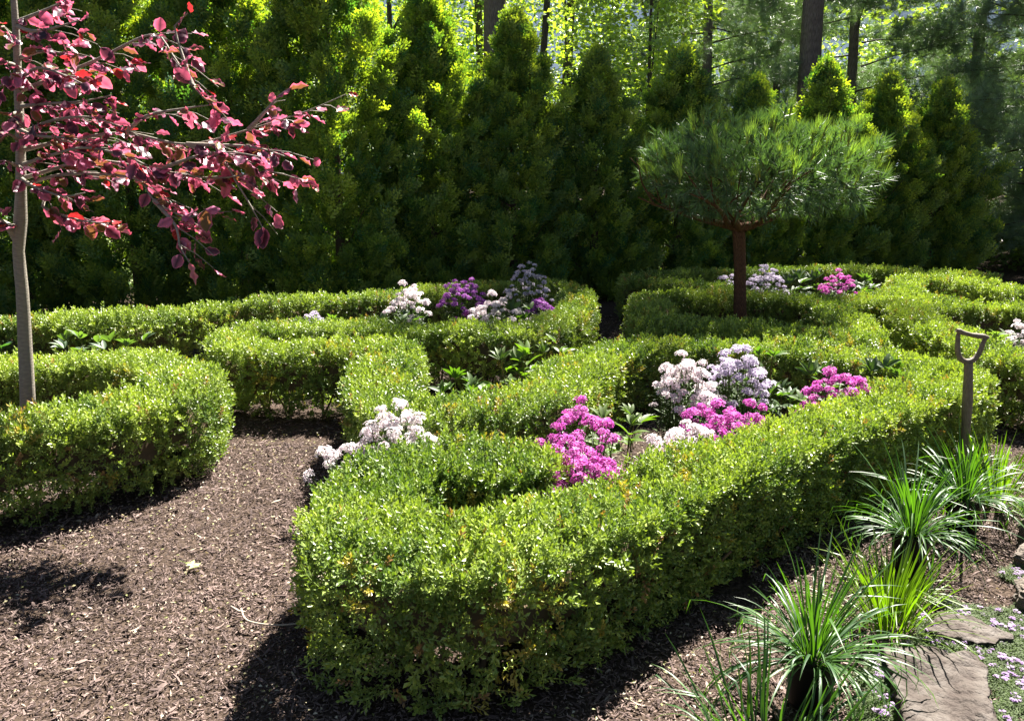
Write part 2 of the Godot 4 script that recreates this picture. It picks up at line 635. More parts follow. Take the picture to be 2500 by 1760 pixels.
func white_pine(label: String, at: Vector3, h: float, r: float, first: float, reach: float, n_br: int, seed_: int) -> void:
	R.seed = seed_
	var root := thing("white_pine_tree", label, "pine", "pines of the wood behind the garden", at)
	var m := Mb.new()
	m.c = Color(0.8, 0.8, 0.8)
	var pts := forest_trunk(m, h, r, Vector3(-at.x * 0.03 * h / 6.0 + rnd(-0.1, 0.1), 0, 0), 0.05)
	obj("trunk", m.mesh(true), M.pine_bark, root)
	var br := Mb.new()
	br.c = Color(0.07, 0.06, 0.05)
	var xs := []
	var cs := []
	for b in n_br:
		var v := (b + rnd(0, 1)) / n_br
		var y := lerpf(first, h * 0.98, v)
		var a := b * 2.39996 + rnd(-0.4, 0.4)
		var out := Vector3(cos(a), 0, sin(a))
		var L := reach * (1.0 - 0.65 * v) * rnd(0.7, 1.15)
		var o: Vector3 = Vector3(0, y, 0)
		var ends := []
		var rise := rnd(-0.1, 0.4)
		for k in 6:
			var u := k / 5.0
			ends.append(o + out * L * u + Vector3(0, L * (rise * u - 0.30 * u * u + 0.14 * u * u * u), 0) + Vector3(-out.z, 0, out.x) * sin(u * 4.0 + b) * 0.08)
		br.tube(ends, [0.022, 0.018, 0.014, 0.010, 0.007, 0.004], 5, false)
		var n := int(L * 55)
		for k in n:
			var u := pow(rnd(0.08, 1.0), 0.7)
			var e: Vector3 = ends[int(u * 4.99)].lerp(ends[mini(5, int(u * 4.99) + 1)], fmod(u * 4.99, 1.0))
			var side := Vector3(-out.z, 0, out.x) * rnd(-1, 1)
			var sl := L * 0.34 * (1.1 - u * 0.6) * sqrt(R.randf())
			var p := e + side * sl + out * sl * 0.35 + Vector3(0, rnd(-0.25, 0.2), 0)
			var ax := (out * 0.7 + side * 0.8 + Vector3(0, 0.35, 0) + rdir() * 0.45).normalized()
			xs.append(Transform3D(frame(ax, rnd(0, TAU), rnd(0.8, 1.25)), p))
			var g := rnd(0.7, 1.2)
			cs.append(Color(0.19 * g, 0.285 * g, 0.19 * g))
	obj("limbs", br.mesh(true), M.bark_plain, root, "stuff")
	many("crown", M.far_tuft, M.needle, xs, cs, root)

func broadleaf(label: String, called: String, at: Vector3, h: float, r: float, lobes: Array, per: int, tint: Color, seed_: int, sc: float) -> void:
	R.seed = seed_
	var root := thing(called, label, "tree", "leafy trees of the wood behind the garden", at)
	var m := Mb.new()
	m.c = Color(0.9, 0.9, 0.9)
	var lean := Vector3(rnd(-0.4, 0.4), 0, rnd(-0.3, 0.3))
	var pts := forest_trunk(m, h, r, lean, 0.06)
	obj("trunk", m.mesh(true), M.forest_bark, root)
	var br := Mb.new()
	br.c = Color(0.075, 0.065, 0.055)
	var xs := []
	var cs := []
	for l in lobes:
		var c: Vector3 = l[0]
		var s: Vector3 = l[1]
		var from: Vector3 = pts[clampi(int(8.0 * (c.y - s.y * 0.8) / h), 0, 7)]
		br.tube([from, from.lerp(c, 0.55) + rdir() * 0.2, c, c + rdir() * s * 0.7], [r * 0.4, r * 0.25, r * 0.14, r * 0.06], 5, false)
		for k in 9:
			var e := c + rdir() * s * 0.85
			br.tube([from.lerp(c, rnd(0.5, 1.0)), c.lerp(e, 0.5) + rdir() * 0.1, e], [r * 0.1, r * 0.07, r * 0.03], 4, false)
		var holes := noise(seed_ + int(c.x * 7.0), 0.55)
		for k in int(per * s.x * s.y * s.z):
			var p := rdir() * pow(R.randf(), 0.42)
			p = c + p * s
			if holes.get_noise_3dv(p) < -0.12: continue
			var g := rnd(0.65, 1.25)
			xs.append(Transform3D(frame((Vector3.UP + rdir() * 0.5).normalized(), rnd(0, TAU), sc * rnd(0.8, 1.25)), p))
			cs.append(Color(tint.r * g, tint.g * g, tint.b * g))
	obj("limbs", br.mesh(true), M.bark_plain, root, "stuff")
	many("crown", M.clump, M.broad_leaf, xs, cs, root)

func phlox(label: String, at: Vector3, h: float, spread: float, n: int, kind: String, seed_: int, lopsided := Vector3.ZERO) -> void:
	if kind == "pink": spread *= 1.22
	R.seed = seed_
	var root := thing("phlox_plant", label, "flowers", "phlox in bloom in the beds", at)
	var st := Mb.new()
	var lf := Mb.new()
	n = int(n * 1.7)
	for k in n:
		var u := sqrt((k + 0.5) / n)
		var a := k * 2.39996 + rnd(-0.3, 0.3)
		var flat := Vector3(cos(a), 0, sin(a)) * spread * u * rnd(0.8, 1.15)
		var tip := flat + Vector3(0, h * (1.0 - 0.34 * u * u) * rnd(0.82, 1.10), 0) + lopsided * u
		var foot := flat * 0.35 + Vector3(rnd(-0.02, 0.02), 0, rnd(-0.02, 0.02))
		var mid := foot.lerp(tip, 0.5) + flat * 0.1 + Vector3(0, 0.03, 0)
		st.c = Color(0.075, 0.125, 0.035)
		var line := [foot, foot.lerp(mid, 0.6), mid, mid.lerp(tip, 0.6), tip]
		st.tube(line, [0.0032, 0.003, 0.0027, 0.0023, 0.002], 4, false)
		for j in 12:
			var w := rnd(0.12, 0.86)
			var p := foot.lerp(tip, w)
			var b := rnd(0, TAU)
			var d := Vector3(cos(b), rnd(0.1, 0.7), sin(b)).normalized()
			var g := rnd(0.75, 1.2)
			var c := Color(0.075 * g, 0.135 * g, 0.032 * g)
			var s := d.cross(Vector3.UP).normalized()
			lf.leaf(p, d, s, s.cross(d), rnd(0.06, 0.10), rnd(0.010, 0.015), c, c * 1.1, 0.2)
		var hd := obj("flower_head", M.heads[kind][k % 3], M.petal, root)
		var ax := (tip - mid).normalized() + rdir() * 0.25
		hd.transform = Transform3D(frame(ax, rnd(0, TAU), rnd(0.7, 1.2)), tip)
	obj("stems", st.mesh(true), M.soft_leaf, root, "stuff")
	obj("leaves", lf.mesh(), M.soft_leaf, root, "stuff")

func peony(label: String, called: String, at: Vector3, h: float, stems: int, leaves: int, size: float, tint: Color, seed_: int, spread := 0.1) -> void:
	R.seed = seed_
	var root := thing(called, label, "plant", "leafy plants in the beds", at)
	var mat: StandardMaterial3D = M.soft_leaf.duplicate()
	mat.albedo_color = tint.linear_to_srgb()
	for s in stems:
		var a := s * 2.39996 + rnd(0, 1)
		var lean := Vector3(cos(a), 0, sin(a)) * spread * (0.2 if s == 0 else 1.0) * rnd(0.7, 1.2)
		var top := lean + Vector3(0, h * rnd(0.75, 1.0), 0)
		var m := Mb.new()
		m.c = Color(0.13, 0.10, 0.05)
		m.tube([lean * 0.15, lean * 0.6 + Vector3(0, h * 0.45, 0), top], [0.005, 0.004, 0.003], 5, false)
		obj("stem", m.mesh(true), M.soft_leaf, root)
		for k in leaves:
			var u := lerpf(0.35, 1.0, (k + 0.5) / leaves)
			var o := obj("leaf", M.compound[(k + s + seed_) % 4], mat, root)
			var b := Basis(Vector3.UP, k * 2.39996 + s + rnd(-0.4, 0.4)) * Basis(Vector3.BACK, rnd(-0.35, 0.35) + (0.5 if k == leaves - 1 else -0.1))
			o.transform = Transform3D(b.scaled(Vector3.ONE * size * rnd(0.8, 1.15)), lean.lerp(top, u) * Vector3(1, 1, 1))

func strap_clump(root: Node3D, base: Vector3, n: int, foot: float, up: float, tint: Color, size: float, droopy: float) -> void:
	var mats := []
	for k in 3:
		var mt: StandardMaterial3D = M.strap.duplicate()
		var g: float = [0.85, 1.0, 1.18][k]
		mt.albedo_color = Color(tint.r * g, tint.g * g, tint.b * g * [1.3, 1.0, 0.8][k]).linear_to_srgb()
		mats.append(mt)
	for k in n:
		var a := k * 2.39996 + rnd(-0.4, 0.4)
		var u := sqrt((k + 0.5) / n)
		var set_: Array = M.blades_up if u < up else M.blades_arch
		if R.randf() < droopy * u * u:
			set_ = M.blades_hang
		var o := obj("leaf", set_[R.randi() % set_.size()], mats[R.randi() % 3], root)
		var b := Basis(Vector3.UP, -a) * Basis(Vector3.BACK, rnd(-0.12, 0.12))
		o.transform = Transform3D(b.scaled(Vector3.ONE * size * rnd(0.75, 1.12)), base + Vector3(cos(a), 0, sin(a)) * foot * u)

func pot(root: Node3D, r: float, h: float) -> void:
	var m := Mb.new()
	m.c = Color(0.006, 0.006, 0.007)
	var prof := [Vector2(0.0, 0.002), Vector2(r * 0.80, 0.0), Vector2(r * 0.83, 0.008), Vector2(r * 0.93, h * 0.82), Vector2(r * 0.95, h * 0.84), Vector2(r * 1.03, h * 0.85), Vector2(r * 1.04, h), Vector2(r * 0.99, h), Vector2(r * 0.95, h * 0.93)]
	var s := 32
	for p in prof:
		for k in s:
			var a := TAU * k / s
			var rib := 1.0 + (0.006 if k % 4 == 0 and p.y > 0.01 and p.y < h * 0.8 else 0.0)
			m.v(Vector3(cos(a) * p.x * rib, p.y, sin(a) * p.x * rib))
	for i in prof.size() - 1:
		for k in s:
			m.q(i * s + k, i * s + (k + 1) % s, i * s + s + (k + 1) % s, i * s + s + k)
	obj("pot", m.mesh(true), M.plastic, root)
	var e := Mb.new()
	e.c = Color(0.035, 0.025, 0.018)
	var c := e.v(Vector3(0, h * 0.95, 0))
	for k in s:
		var a := TAU * k / s
		e.v(Vector3(cos(a) * r * 0.96, h * 0.92 + 0.004 * sin(a * 5.0), sin(a) * r * 0.96))
	for k in s:
		e.t(c, 1 + k, 1 + (k + 1) % s)
	obj("soil", e.mesh(true), M.bark_plain, root)

func rock(called: String, label: String, outline: Array, h: float, dome: float, seed_: int, mat: Material) -> void:
	var c := Vector2.ZERO
	for p in outline: c += p
	c /= outline.size()
	var nz := noise(seed_, 2.4, 4)
	var fine := noise(seed_ + 5, 11.0, 3)
	var m := Mb.new()
	var S := 96
	var rings := 26
	var rad := []
	for k in S:
		var a := TAU * k / S
		var d := Vector2(cos(a), sin(a))
		var best := 0.1
		for i in outline.size():
			var p: Vector2 = outline[i] - c
			var q: Vector2 = outline[(i + 1) % outline.size()] - c
			var hit = Geometry2D.segment_intersects_segment(Vector2.ZERO, d * 5.0, p, q)
			if hit != null: best = maxf(best, hit.length())
		rad.append(best * (1.0 + 0.03 * fine.get_noise_2d(d.x * 3.0, d.y * 3.0)))
	for j in rings + 1:
		var u := float(j) / rings
		for k in S:
			var a := TAU * k / S
			var r: float = rad[k] * sin(minf(1.0, u * 1.22) * PI / 2) * (1.0 + 0.08 * maxf(0.0, u - 0.82))
			var y := h * (1.0 - pow(u, dome)) - 0.05 * maxf(0.0, (u - 0.8) / 0.2)
			var p := Vector3(cos(a) * r, y, sin(a) * r)
			var q := p * 1.0 + Vector3(c.x, 0, c.y)
			p.y += nz.get_noise_3dv(q * 1.6) * h * 0.45 * (1.0 - pow(u, 4.0)) + fine.get_noise_3dv(q * 1.5) * 0.008
			# broken layers along the edge
			p += Vector3(cos(a), 0, sin(a)) * fine.get_noise_3d(q.x, y * 9.0, q.z) * 0.03 * u
			m.v(p)
	for j in rings:
		for k in S:
			m.q(j * S + k, j * S + (k + 1) % S, j * S + S + (k + 1) % S, j * S + S + k)
	var o := obj(called, m.mesh(true), mat)
	o.position = Vector3(c.x, 0, c.y)
	tag(o, label, "rock", "rocks edging the bed")

# ---------------------------------------------------------------- scene
func _ready() -> void:
	R.seed = 7
	var cam := Camera3D.new()
	cam.name = "camera"
	cam.position = Vector3(0, 1.65, 0)
	cam.rotation_degrees = Vector3(-13.0, 0, 0)
	cam.fov = 49.07
	cam.far = 400.0
	cam.near = 0.05
	add_child(cam)
	cam.current = true

	var env := Environment.new()
	env.background_mode = Environment.BG_SKY
	var skym := ProceduralSkyMaterial.new()
	skym.sky_top_color = Color(0.52, 0.61, 0.73)
	skym.sky_horizon_color = Color(0.80, 0.87, 0.95)
	skym.sky_curve = 0.12
	skym.ground_bottom_color = Color(0.09, 0.08, 0.06)
	skym.ground_horizon_color = Color(0.30, 0.32, 0.28)
	skym.sun_angle_max = 2.0
	var sky := Sky.new()
	sky.sky_material = skym
	env.sky = sky
	env.background_energy_multiplier = 0.13
	env.tonemap_mode = Environment.TONE_MAPPER_LINEAR
	env.tonemap_exposure = 6.0
	env.sdfgi_enabled = true
	env.ssao_enabled = true
	env.ssil_enabled = true
	var we := WorldEnvironment.new()
	we.name = "world_environment"
	we.environment = env
	add_child(we)

	var sun := DirectionalLight3D.new()
	sun.name = "sun"
	sun.light_energy = 1.6
	sun.light_color = Color(1.0, 0.975, 0.93)
	sun.light_angular_distance = 0.53
	sun.shadow_enabled = true
	add_child(sun)
	var el := deg_to_rad(53.0)
	var az := deg_to_rad(30.0)
	var to_sun := Vector3(sin(az) * cos(el), sin(el), -cos(az) * cos(el))
	sun.look_at_from_position(to_sun * 30.0, Vector3.ZERO)

	materials()
	ground()
	hedges()
	screen_trees()
	wood()
	topiary_pine()
	beech()
	flowers()
	strap_plants()
	spade()
	stones()
	mulch()
	small_things()

func materials() -> void:
	vmat("box_leaf", 0.40, Color(0.74, 0.77, 0.40), 0.55)
	vmat("conifer_leaf", 0.5, Color(1.0, 1.0, 0.4))
	vmat("broad_leaf", 0.42, Color(1.0, 1.0, 0.4))
	vmat("needle", 0.42, Color(0.75, 0.8, 0.4))
	vmat("soft_leaf", 0.5, Color(0.9, 1.0, 0.4))
	vmat("strap", 0.4, Color(0.9, 1.0, 0.3))
	vmat("petal", 0.6, Color(0.95, 0.9, 0.95))
	vmat("beech_leaf", 0.34, Color(1.0, 0.72, 0.75))
	vmat("bark_dark", 1.0, Color(0, 0, 0), 0.1)
	vmat("bark_plain", 0.85, Color(0, 0, 0), 0.3)
	vmat("plastic", 0.45, Color(0, 0, 0), 0.3)
	vmat("chip", 0.85, Color(0, 0, 0), 0.3)
	vmat("rust", 0.7)
	vmat("dry_leaf", 0.6, Color(0.8, 0.75, 0.5))
	var rough := noise_tex(3, 0.03, Color(0, 0, 0), Color(1, 1, 1))
	var grain := noise_tex(8, 0.02, Color(0, 0, 0), Color(1, 1, 1))
	M.rough_tex = rough
	var soil := tmat("soil", 1.0, noise_tex(4, 0.06, Color(0.018, 0.012, 0.009), Color(0.095, 0.068, 0.052), Color(0.05, 0.036, 0.028)), 1.6, rough, 1.6)
	soil.metallic_specular = 0.2
	soil.vertex_color_use_as_albedo = true
	soil.uv1_world_triplanar = true
	var pb := tmat("pine_bark", 0.9, noise_tex(14, 0.03, Color(0.08, 0.067, 0.06), Color(0.30, 0.255, 0.23), Color(0.18, 0.15, 0.132)), 1.0, grain, 3.0, Vector3(3.2, 0.5, 3.2))
	pb.metallic_specular = 0.2
	var fb := tmat("forest_bark", 0.9, noise_tex(15, 0.03, Color(0.04, 0.033, 0.028), Color(0.15, 0.13, 0.11)), 1.0, grain, 2.0, Vector3(2.6, 0.6, 2.6))
	fb.metallic_specular = 0.2
	var tb := tmat("topiary_bark", 0.9, noise_tex(16, 0.035, Color(0.035, 0.018, 0.012), Color(0.24, 0.125, 0.075), Color(0.12, 0.06, 0.036)), 1.0, grain, 1.4, Vector3(9, 1.6, 9))
	tb.metallic_specular = 0.25
	var bb := tmat("beech_bark", 0.7, noise_tex(17, 0.02, Color(0.14, 0.128, 0.105), Color(0.34, 0.31, 0.26), Color(0.23, 0.205, 0.17)), 1.0, rough, 0.25, Vector3(2.0, 14, 2.0))
	bb.metallic_specular = 0.3
	tmat("old_wood", 0.62, noise_tex(18, 0.02, Color(0.07, 0.05, 0.036), Color(0.26, 0.21, 0.165), Color(0.15, 0.115, 0.085)), 1.0, grain, 0.25, Vector3(26, 2.2, 26))
	var st := tmat("sandstone", 0.85, noise_tex(19, 0.010, Color(0.030, 0.021, 0.018), Color(0.128, 0.117, 0.110), Color(0.070, 0.058, 0.051), false, 6), 1.3, cracks(20), 1.6)
	st.metallic_specular = 0.3
	st.uv1_world_triplanar = true
	var s2 := tmat("dark_stone", 0.9, noise_tex(21, 0.014, Color(0.05, 0.04, 0.032), Color(0.17, 0.14, 0.112), Color(0.105, 0.084, 0.068), false, 5), 1.7, cracks(22), 1.8)
	s2.uv1_world_triplanar = true
	sprigs = [box_sprig(101), box_sprig(202)]
	M.sprays = [thuja_spray(11), thuja_spray(12)]
	M.far_tuft = needle_tuft(31, 44, 0.20, 1.5, 0.0055)
	M.clump = leaf_clump(41, 16, 0.30, 0.105, 0.075)

func ground() -> void:
	var m := Mb.new()
	var n := 180
	var nz := noise(2, 1.3, 3)
	var fl := noise(6, 0.3, 3)
	for j in n + 1:
		for i in n + 1:
			var u := i * 2.0 / n - 1.0
			var w := j * 2.0 / n - 1.0
			var x := u * 9.0 + u * u * u * u * u * 150.0
			var z := w * 9.0 + w * w * w * w * w * 150.0 - 6.0
			var y := nz.get_noise_2d(x, z) * 0.022 - 0.012
			var far := smoothstep(-12.5, -14.0, z + fl.get_noise_2d(x * 2.0, z * 2.0))
			m.v(Vector3(x, y, z), Color(1, 1, 1).lerp(Color(1.9, 2.3, 1.5), far))
	for j in n:
		for i in n:
			var a := j * (n + 1) + i
			m.q(a, a + 1, a + n + 2, a + n + 1)
	var o := obj("ground", m.mesh(true), M.soil)
	tag(o, "brown shredded bark mulch covering the garden floor and paths", "", "", "structure")

func hedges() -> void:
	R.seed = 77
	hedge("near boxwood hedge with a hooked left end, long arm running right to the spade", [Vector2(0.01, -3.15), Vector2(-0.17, -3.20), Vector2(-0.36, -3.17), Vector2(-0.51, -3.00), Vector2(-0.55, -2.74), Vector2(-0.50, -2.51), Vector2(-0.36, -2.35), Vector2(-0.16, -2.33), Vector2(0.01, -2.40), Vector2(0.24, -2.59), Vector2(0.62, -2.94), Vector2(1.10, -3.37), Vector2(1.70, -3.84), Vector2(2.22, -4.21), Vector2(2.52, -4.44), Vector2(2.66, -4.61)], 0.46, 0.53, 1732, 1.00, -0.02)
	hedge("boxwood hedge that dips round the peonies and backs the pink and white phlox", [Vector2(-0.79, -5.27), Vector2(-0.80, -4.95), Vector2(-0.81, -4.54), Vector2(-0.72, -4.16), Vector2(-0.54, -3.94), Vector2(-0.32, -3.94), Vector2(-0.11, -4.00), Vector2(0.08, -4.12), Vector2(0.24, -4.37), Vector2(0.39, -4.76), Vector2(0.60, -5.23), Vector2(0.86, -5.53), Vector2(1.08, -5.61), Vector2(1.51, -5.58), Vector2(1.86, -5.47), Vector2(2.21, -5.26), Vector2(2.49, -5.01), Vector2(2.64, -4.75)], 0.42, 0.53, 1226, 1.04, 0.0)
	hedge("boxwood hedge doubled back in a hairpin left of the peonies", [Vector2(0.65, -8.07), Vector2(0.58, -7.18), Vector2(0.42, -6.58), Vector2(0.15, -6.17), Vector2(-0.17, -6.07), Vector2(-0.65, -6.15), Vector2(-1.14, -6.23), Vector2(-1.61, -6.27), Vector2(-1.95, -6.23), Vector2(-2.14, -6.09), Vector2(-2.16, -5.84), Vector2(-2.04, -5.62), Vector2(-1.86, -5.49), Vector2(-1.59, -5.44), Vector2(-1.09, -5.42), Vector2(-0.82, -5.37)], 0.40, 0.53, 1056, 1.12, -0.03)
	hedge("long back boxwood hedge on the left, at the foot of the arborvitae", [Vector2(-5.12, -6.07), Vector2(-4.26, -6.48), Vector2(-3.35, -6.76), Vector2(-3.00, -7.02), Vector2(-2.67, -7.40), Vector2(-1.90, -7.81), Vector2(-1.26, -8.07), Vector2(-0.70, -8.42), Vector2(-0.24, -8.73), Vector2(0.27, -8.87), Vector2(0.59, -8.59)], 0.38, 0.53, 873, 1.20, -0.05)
	hedge("boxwood hedge looped round the foot of the young purple beech", [Vector2(-4.65, -4.70), Vector2(-3.99, -4.89), Vector2(-3.58, -4.95), Vector2(-3.07, -5.05), Vector2(-2.61, -5.09), Vector2(-2.24, -4.92), Vector2(-1.97, -4.61), Vector2(-1.88, -4.29), Vector2(-1.99, -4.04), Vector2(-2.18, -3.87), Vector2(-2.39, -3.68), Vector2(-2.64, -3.49), Vector2(-2.99, -3.27), Vector2(-3.42, -3.08)], 0.46, 0.53, 1319, 1.03, 0.04)
	hedge("boxwood hedge closed in a ring round the clipped mushroom shaped pine", [Vector2(1.40, -8.02), Vector2(1.29, -7.18), Vector2(1.21, -6.58), Vector2(1.33, -6.34), Vector2(1.62, -6.28), Vector2(1.96, -6.22), Vector2(2.27, -6.05), Vector2(2.47, -5.84), Vector2(2.62, -5.74), Vector2(2.71, -5.96), Vector2(2.80, -6.46), Vector2(2.89, -6.98), Vector2(2.96, -7.40), Vector2(2.83, -7.69), Vector2(2.46, -7.85), Vector2(2.03, -7.91), Vector2(1.64, -7.97)], 0.42, 0.53, 958, 1.15, 0.05)
	hedge("shaded far boxwood hedge in a hairpin behind the white phlox on the right", [Vector2(2.37, -8.35), Vector2(2.14, -8.73), Vector2(1.90, -9.06), Vector2(1.63, -9.16), Vector2(1.42, -9.25), Vector2(1.47, -9.54), Vector2(1.81, -9.77), Vector2(2.59, -10.14), Vector2(3.71, -10.41), Vector2(4.69, -10.36), Vector2(5.29, -10.04), Vector2(5.88, -9.68)], 0.36, 0.53, 730, 1.25, -0.1)
	hedge("sunlit far right boxwood hedge folded round a small dark gap", [Vector2(5.79, -7.50), Vector2(5.55, -8.16), Vector2(5.36, -8.64), Vector2(5.22, -9.02), Vector2(4.93, -9.25), Vector2(4.60, -9.11), Vector2(4.27, -8.54), Vector2(4.06, -7.92), Vector2(4.25, -7.52), Vector2(4.52, -7.40), Vector2(5.03, -7.12)], 0.40, 0.53, 770, 1.23, 0.1)
	hedge("boxwood hedge running toward the right edge behind the spade handle", [Vector2(3.84, -7.73), Vector2(3.63, -7.13), Vector2(3.47, -6.46), Vector2(3.40, -5.90), Vector2(3.36, -5.53), Vector2(3.44, -5.17), Vector2(3.65, -4.84)], 0.42, 0.53, 894, 1.15, 0.0)
	hedge("short boxwood hedge linking the pine ring to the far right hedge", [Vector2(3.08, -7.54), Vector2(3.39, -7.72), Vector2(3.77, -7.91), Vector2(4.08, -8.11)], 0.40, 0.53, 806, 1.20, 0.05)

func screen_trees() -> void:
	# label, x, z, height, radius, gold share
	var list := [
		["arborvitae at the left end, mostly hidden behind the beech trunk", -6.1, -9.9, 5.2, 0.9],
		["tall golden tipped arborvitae behind the upper beech branches", -4.85, -10.2, 5.4, 0.92],
		["broad golden arborvitae behind the tips of the beech branches", -3.55, -10.4, 5.3, 0.92],
		["large bright arborvitae with bulging sunlit right flank, nearest of the screen", -2.2, -10.1, 4.9, 0.90],
		["golden arborvitae left of the darker pointed one", -1.08, -10.7, 4.1, 0.76],
		["dark pointed arborvitae with a thick grey trunk rising behind its tip", 0.02, -10.9, 3.75, 0.8],
		["dark arborvitae above the gap in the hedges at the path end", 1.15, -11.3, 3.35, 0.74],
		["dark green arborvitae behind the left half of the clipped pine", 2.42, -11.8, 3.4, 0.84],
		["shaded arborvitae half hidden by the top of the clipped pine", 3.58, -12.2, 3.1, 0.76],
		["golden topped arborvitae in front of the grey pine trunk", 4.74, -12.5, 3.35, 0.76],
		["golden arborvitae right of the clipped pine crown", 5.88, -12.9, 3.2, 0.76],
		["yellow tipped arborvitae last in the row at the right", 6.9, -13.2, 3.15, 0.78],
	]
	for k in list.size():
		var t = list[k]
		thuja(t[0], Vector3(t[1], 0, t[2]), t[3], t[4], 300 + k * 17)

func wood() -> void:
	# big straight trunks first
	white_pine("thick grey pine trunk behind the dark pointed arborvitae", Vector3(-0.4, 0, -16.5), 20.0, 0.26, 16.5, 2.4, 14, 501)
	white_pine("tall straight grey brown pine trunk above the golden topped arborvitae", Vector3(6.25, 0, -17.0), 17.0, 0.25, 11.5, 3.0, 18, 502)
	white_pine("slimmer dark pine trunk just right of the tall grey brown one", Vector3(7.9, 0, -19.0), 12.0, 0.14, 1.5, 3.2, 44, 503)
	white_pine("feathery pine between the leafy trees and the tall grey brown trunk", Vector3(4.6, 0, -19.3), 12.0, 0.14, 1.5, 3.0, 54, 504)
	white_pine("feathery pine with drooping boughs behind the last arborvitae", Vector3(10.2, 0, -18.0), 12.0, 0.15, 1.2, 3.4, 48, 505)
	white_pine("dark low branched pine at the right edge of the wood", Vector3(9.4, 0, -14.2), 8.5, 0.13, 0.3, 2.3, 52, 506)
	white_pine("distant feathery pine far right in the wood", Vector3(13.5, 0, -21.0), 12.0, 0.16, 0.8, 3.6, 50, 507)
	white_pine("distant pine filling the gap behind the slim dark trunk", Vector3(8.8, 0, -25.0), 12.0, 0.16, 1.0, 3.6, 48, 508)
	white_pine("pine deep in the wood beyond the clipped pine crown", Vector3(5.5, 0, -26.0), 12.0, 0.15, 1.0, 3.4, 44, 509)
	white_pine("outermost pine of the wood on the right", Vector3(12.2, 0, -15.8), 9.0, 0.14, 0.4, 2.7, 48, 510)
	var bright := Color(0.42, 0.58, 0.20)
	var mid := Color(0.28, 0.45, 0.15)
	broadleaf("bright leafy maple sapling above the dark arborvitae by the path", "maple_tree", Vector3(2.3, 0, -15.0), 6.0, 0.045, [[Vector3(0, 3.0, 0), Vector3(1.2, 1.3, 1.0)], [Vector3(0.3, 4.6, 0), Vector3(1.1, 1.1, 1.0)], [Vector3(-1.0, 4.0, 0.3), Vector3(0.9, 0.8, 0.8)]], 95, bright, 601, 1.0)
	broadleaf("light green leafy tree left of the thick grey trunk", "maple_tree", Vector3(-2.4, 0, -17.5), 9.0, 0.08, [[Vector3(0, 3.6, 0), Vector3(1.7, 1.8, 1.3)], [Vector3(0.6, 6.2, 0), Vector3(1.9, 1.7, 1.5)]], 55, mid, 602, 1.15)
	broadleaf("slender leafy tree with twin dark stems right of the thick grey trunk", "maple_tree", Vector3(1.3, 0, -20.0), 10.0, 0.16, [[Vector3(0.2, 4.2, 0), Vector3(1.8, 1.7, 1.3)], [Vector3(-0.6, 7.4, 0), Vector3(2.0, 1.6, 1.6)]], 42, bright, 603, 1.25)
	broadleaf("leafy tree with a dark straight stem at the top of the wood centre", "maple_tree", Vector3(0.55, 0, -18.5), 10.0, 0.11, [[Vector3(0.5, 7.0, -0.5), Vector3(1.8, 1.4, 1.5)]], 42, bright, 604, 1.2)
	broadleaf("broad pale green leafy tree left of the feathery pines", "maple_tree", Vector3(4.0, 0, -23.0), 10.0, 0.15, [[Vector3(0, 4.0, 0), Vector3(2.6, 2.2, 1.8)], [Vector3(-0.8, 7.4, 0), Vector3(2.4, 1.8, 1.8)]], 30, bright, 605, 1.4)
	broadleaf("leafy tree beyond the golden arborvitae on the left", "maple_tree", Vector3(-5.8, 0, -17.0), 9.5, 0.11, [[Vector3(0, 4.2, 0), Vector3(2.2, 2.3, 1.6)], [Vector3(0.8, 7.0, 0), Vector3(2.0, 1.6, 1.6)]], 40, mid, 606, 1.25)
	broadleaf("leafy tree at the far left of the wood", "maple_tree", Vector3(-9.8, 0, -18.0), 10.0, 0.13, [[Vector3(0, 4.6, 0), Vector3(2.8, 2.6, 1.8)], [Vector3(0.4, 7.6, 0), Vector3(2.4, 1.8, 1.8)]], 50, mid, 607, 1.3)
	broadleaf("tall leafy tree deep in the wood behind the twin stems", "maple_tree", Vector3(-1.0, 0, -27.0), 13.0, 0.18, [[Vector3(0, 4.6, 0), Vector3(3.6, 2.6, 2.0)], [Vector3(0.4, 8.6, 0), Vector3(3.0, 2.0, 2.0)]], 18, bright, 608, 1.6)
	broadleaf("leafy tree deep in the wood left of centre", "maple_tree", Vector3(-6.0, 0, -27.0), 12.0, 0.18, [[Vector3(0, 5.0, 0), Vector3(3.6, 3.2, 2.0)], [Vector3(0.4, 8.6, 0), Vector3(3.0, 2.0, 2.0)]], 18, mid, 609, 1.6)
	broadleaf("dark leafy tree right of the drooping pines", "maple_tree", Vector3(14.0, 0, -17.5), 9.0, 0.13, [[Vector3(0, 3.4, 0), Vector3(2.2, 2.6, 1.6)], [Vector3(-0.4, 6.6, 0), Vector3(2.2, 1.8, 1.6)]], 60, mid, 610, 1.2)
	broadleaf("slim dark trunked tree left of the tall straight pine, crown above the view", "maple_tree", Vector3(6.3, 0, -19.8), 18.0, 0.10, [[Vector3(0, 15.2, 0), Vector3(2.5, 2.0, 1.8)], [Vector3(-1.3, 13.6, 0.2), Vector3(1.5, 1.3, 1.3)]], 55, mid, 611, 1.5)
	# the far mass of the wood
	R.seed = 900
	var xs := []
	var cs := []
	var gaps := noise(61, 0.16, 2)
	for k in 6000:
		var a := rnd(-0.85, 0.85)
		var d := rnd(30, 46)
		var y := 15.0 * pow(R.randf(), 0.9)
		var p := Vector3(sin(a) * d, y, -cos(a) * d)
		if gaps.get_noise_3dv(p) < -0.05 - 0.25 * (1.0 - y / 12.0): continue
		var g := rnd(0.5, 1.2)
		xs.append(Transform3D(frame((Vector3.UP + rdir() * 0.5).normalized(), rnd(0, TAU), rnd(2.2, 3.6)), p))
		cs.append(Color(0.36 * g, 0.52 * g, 0.24 * g))
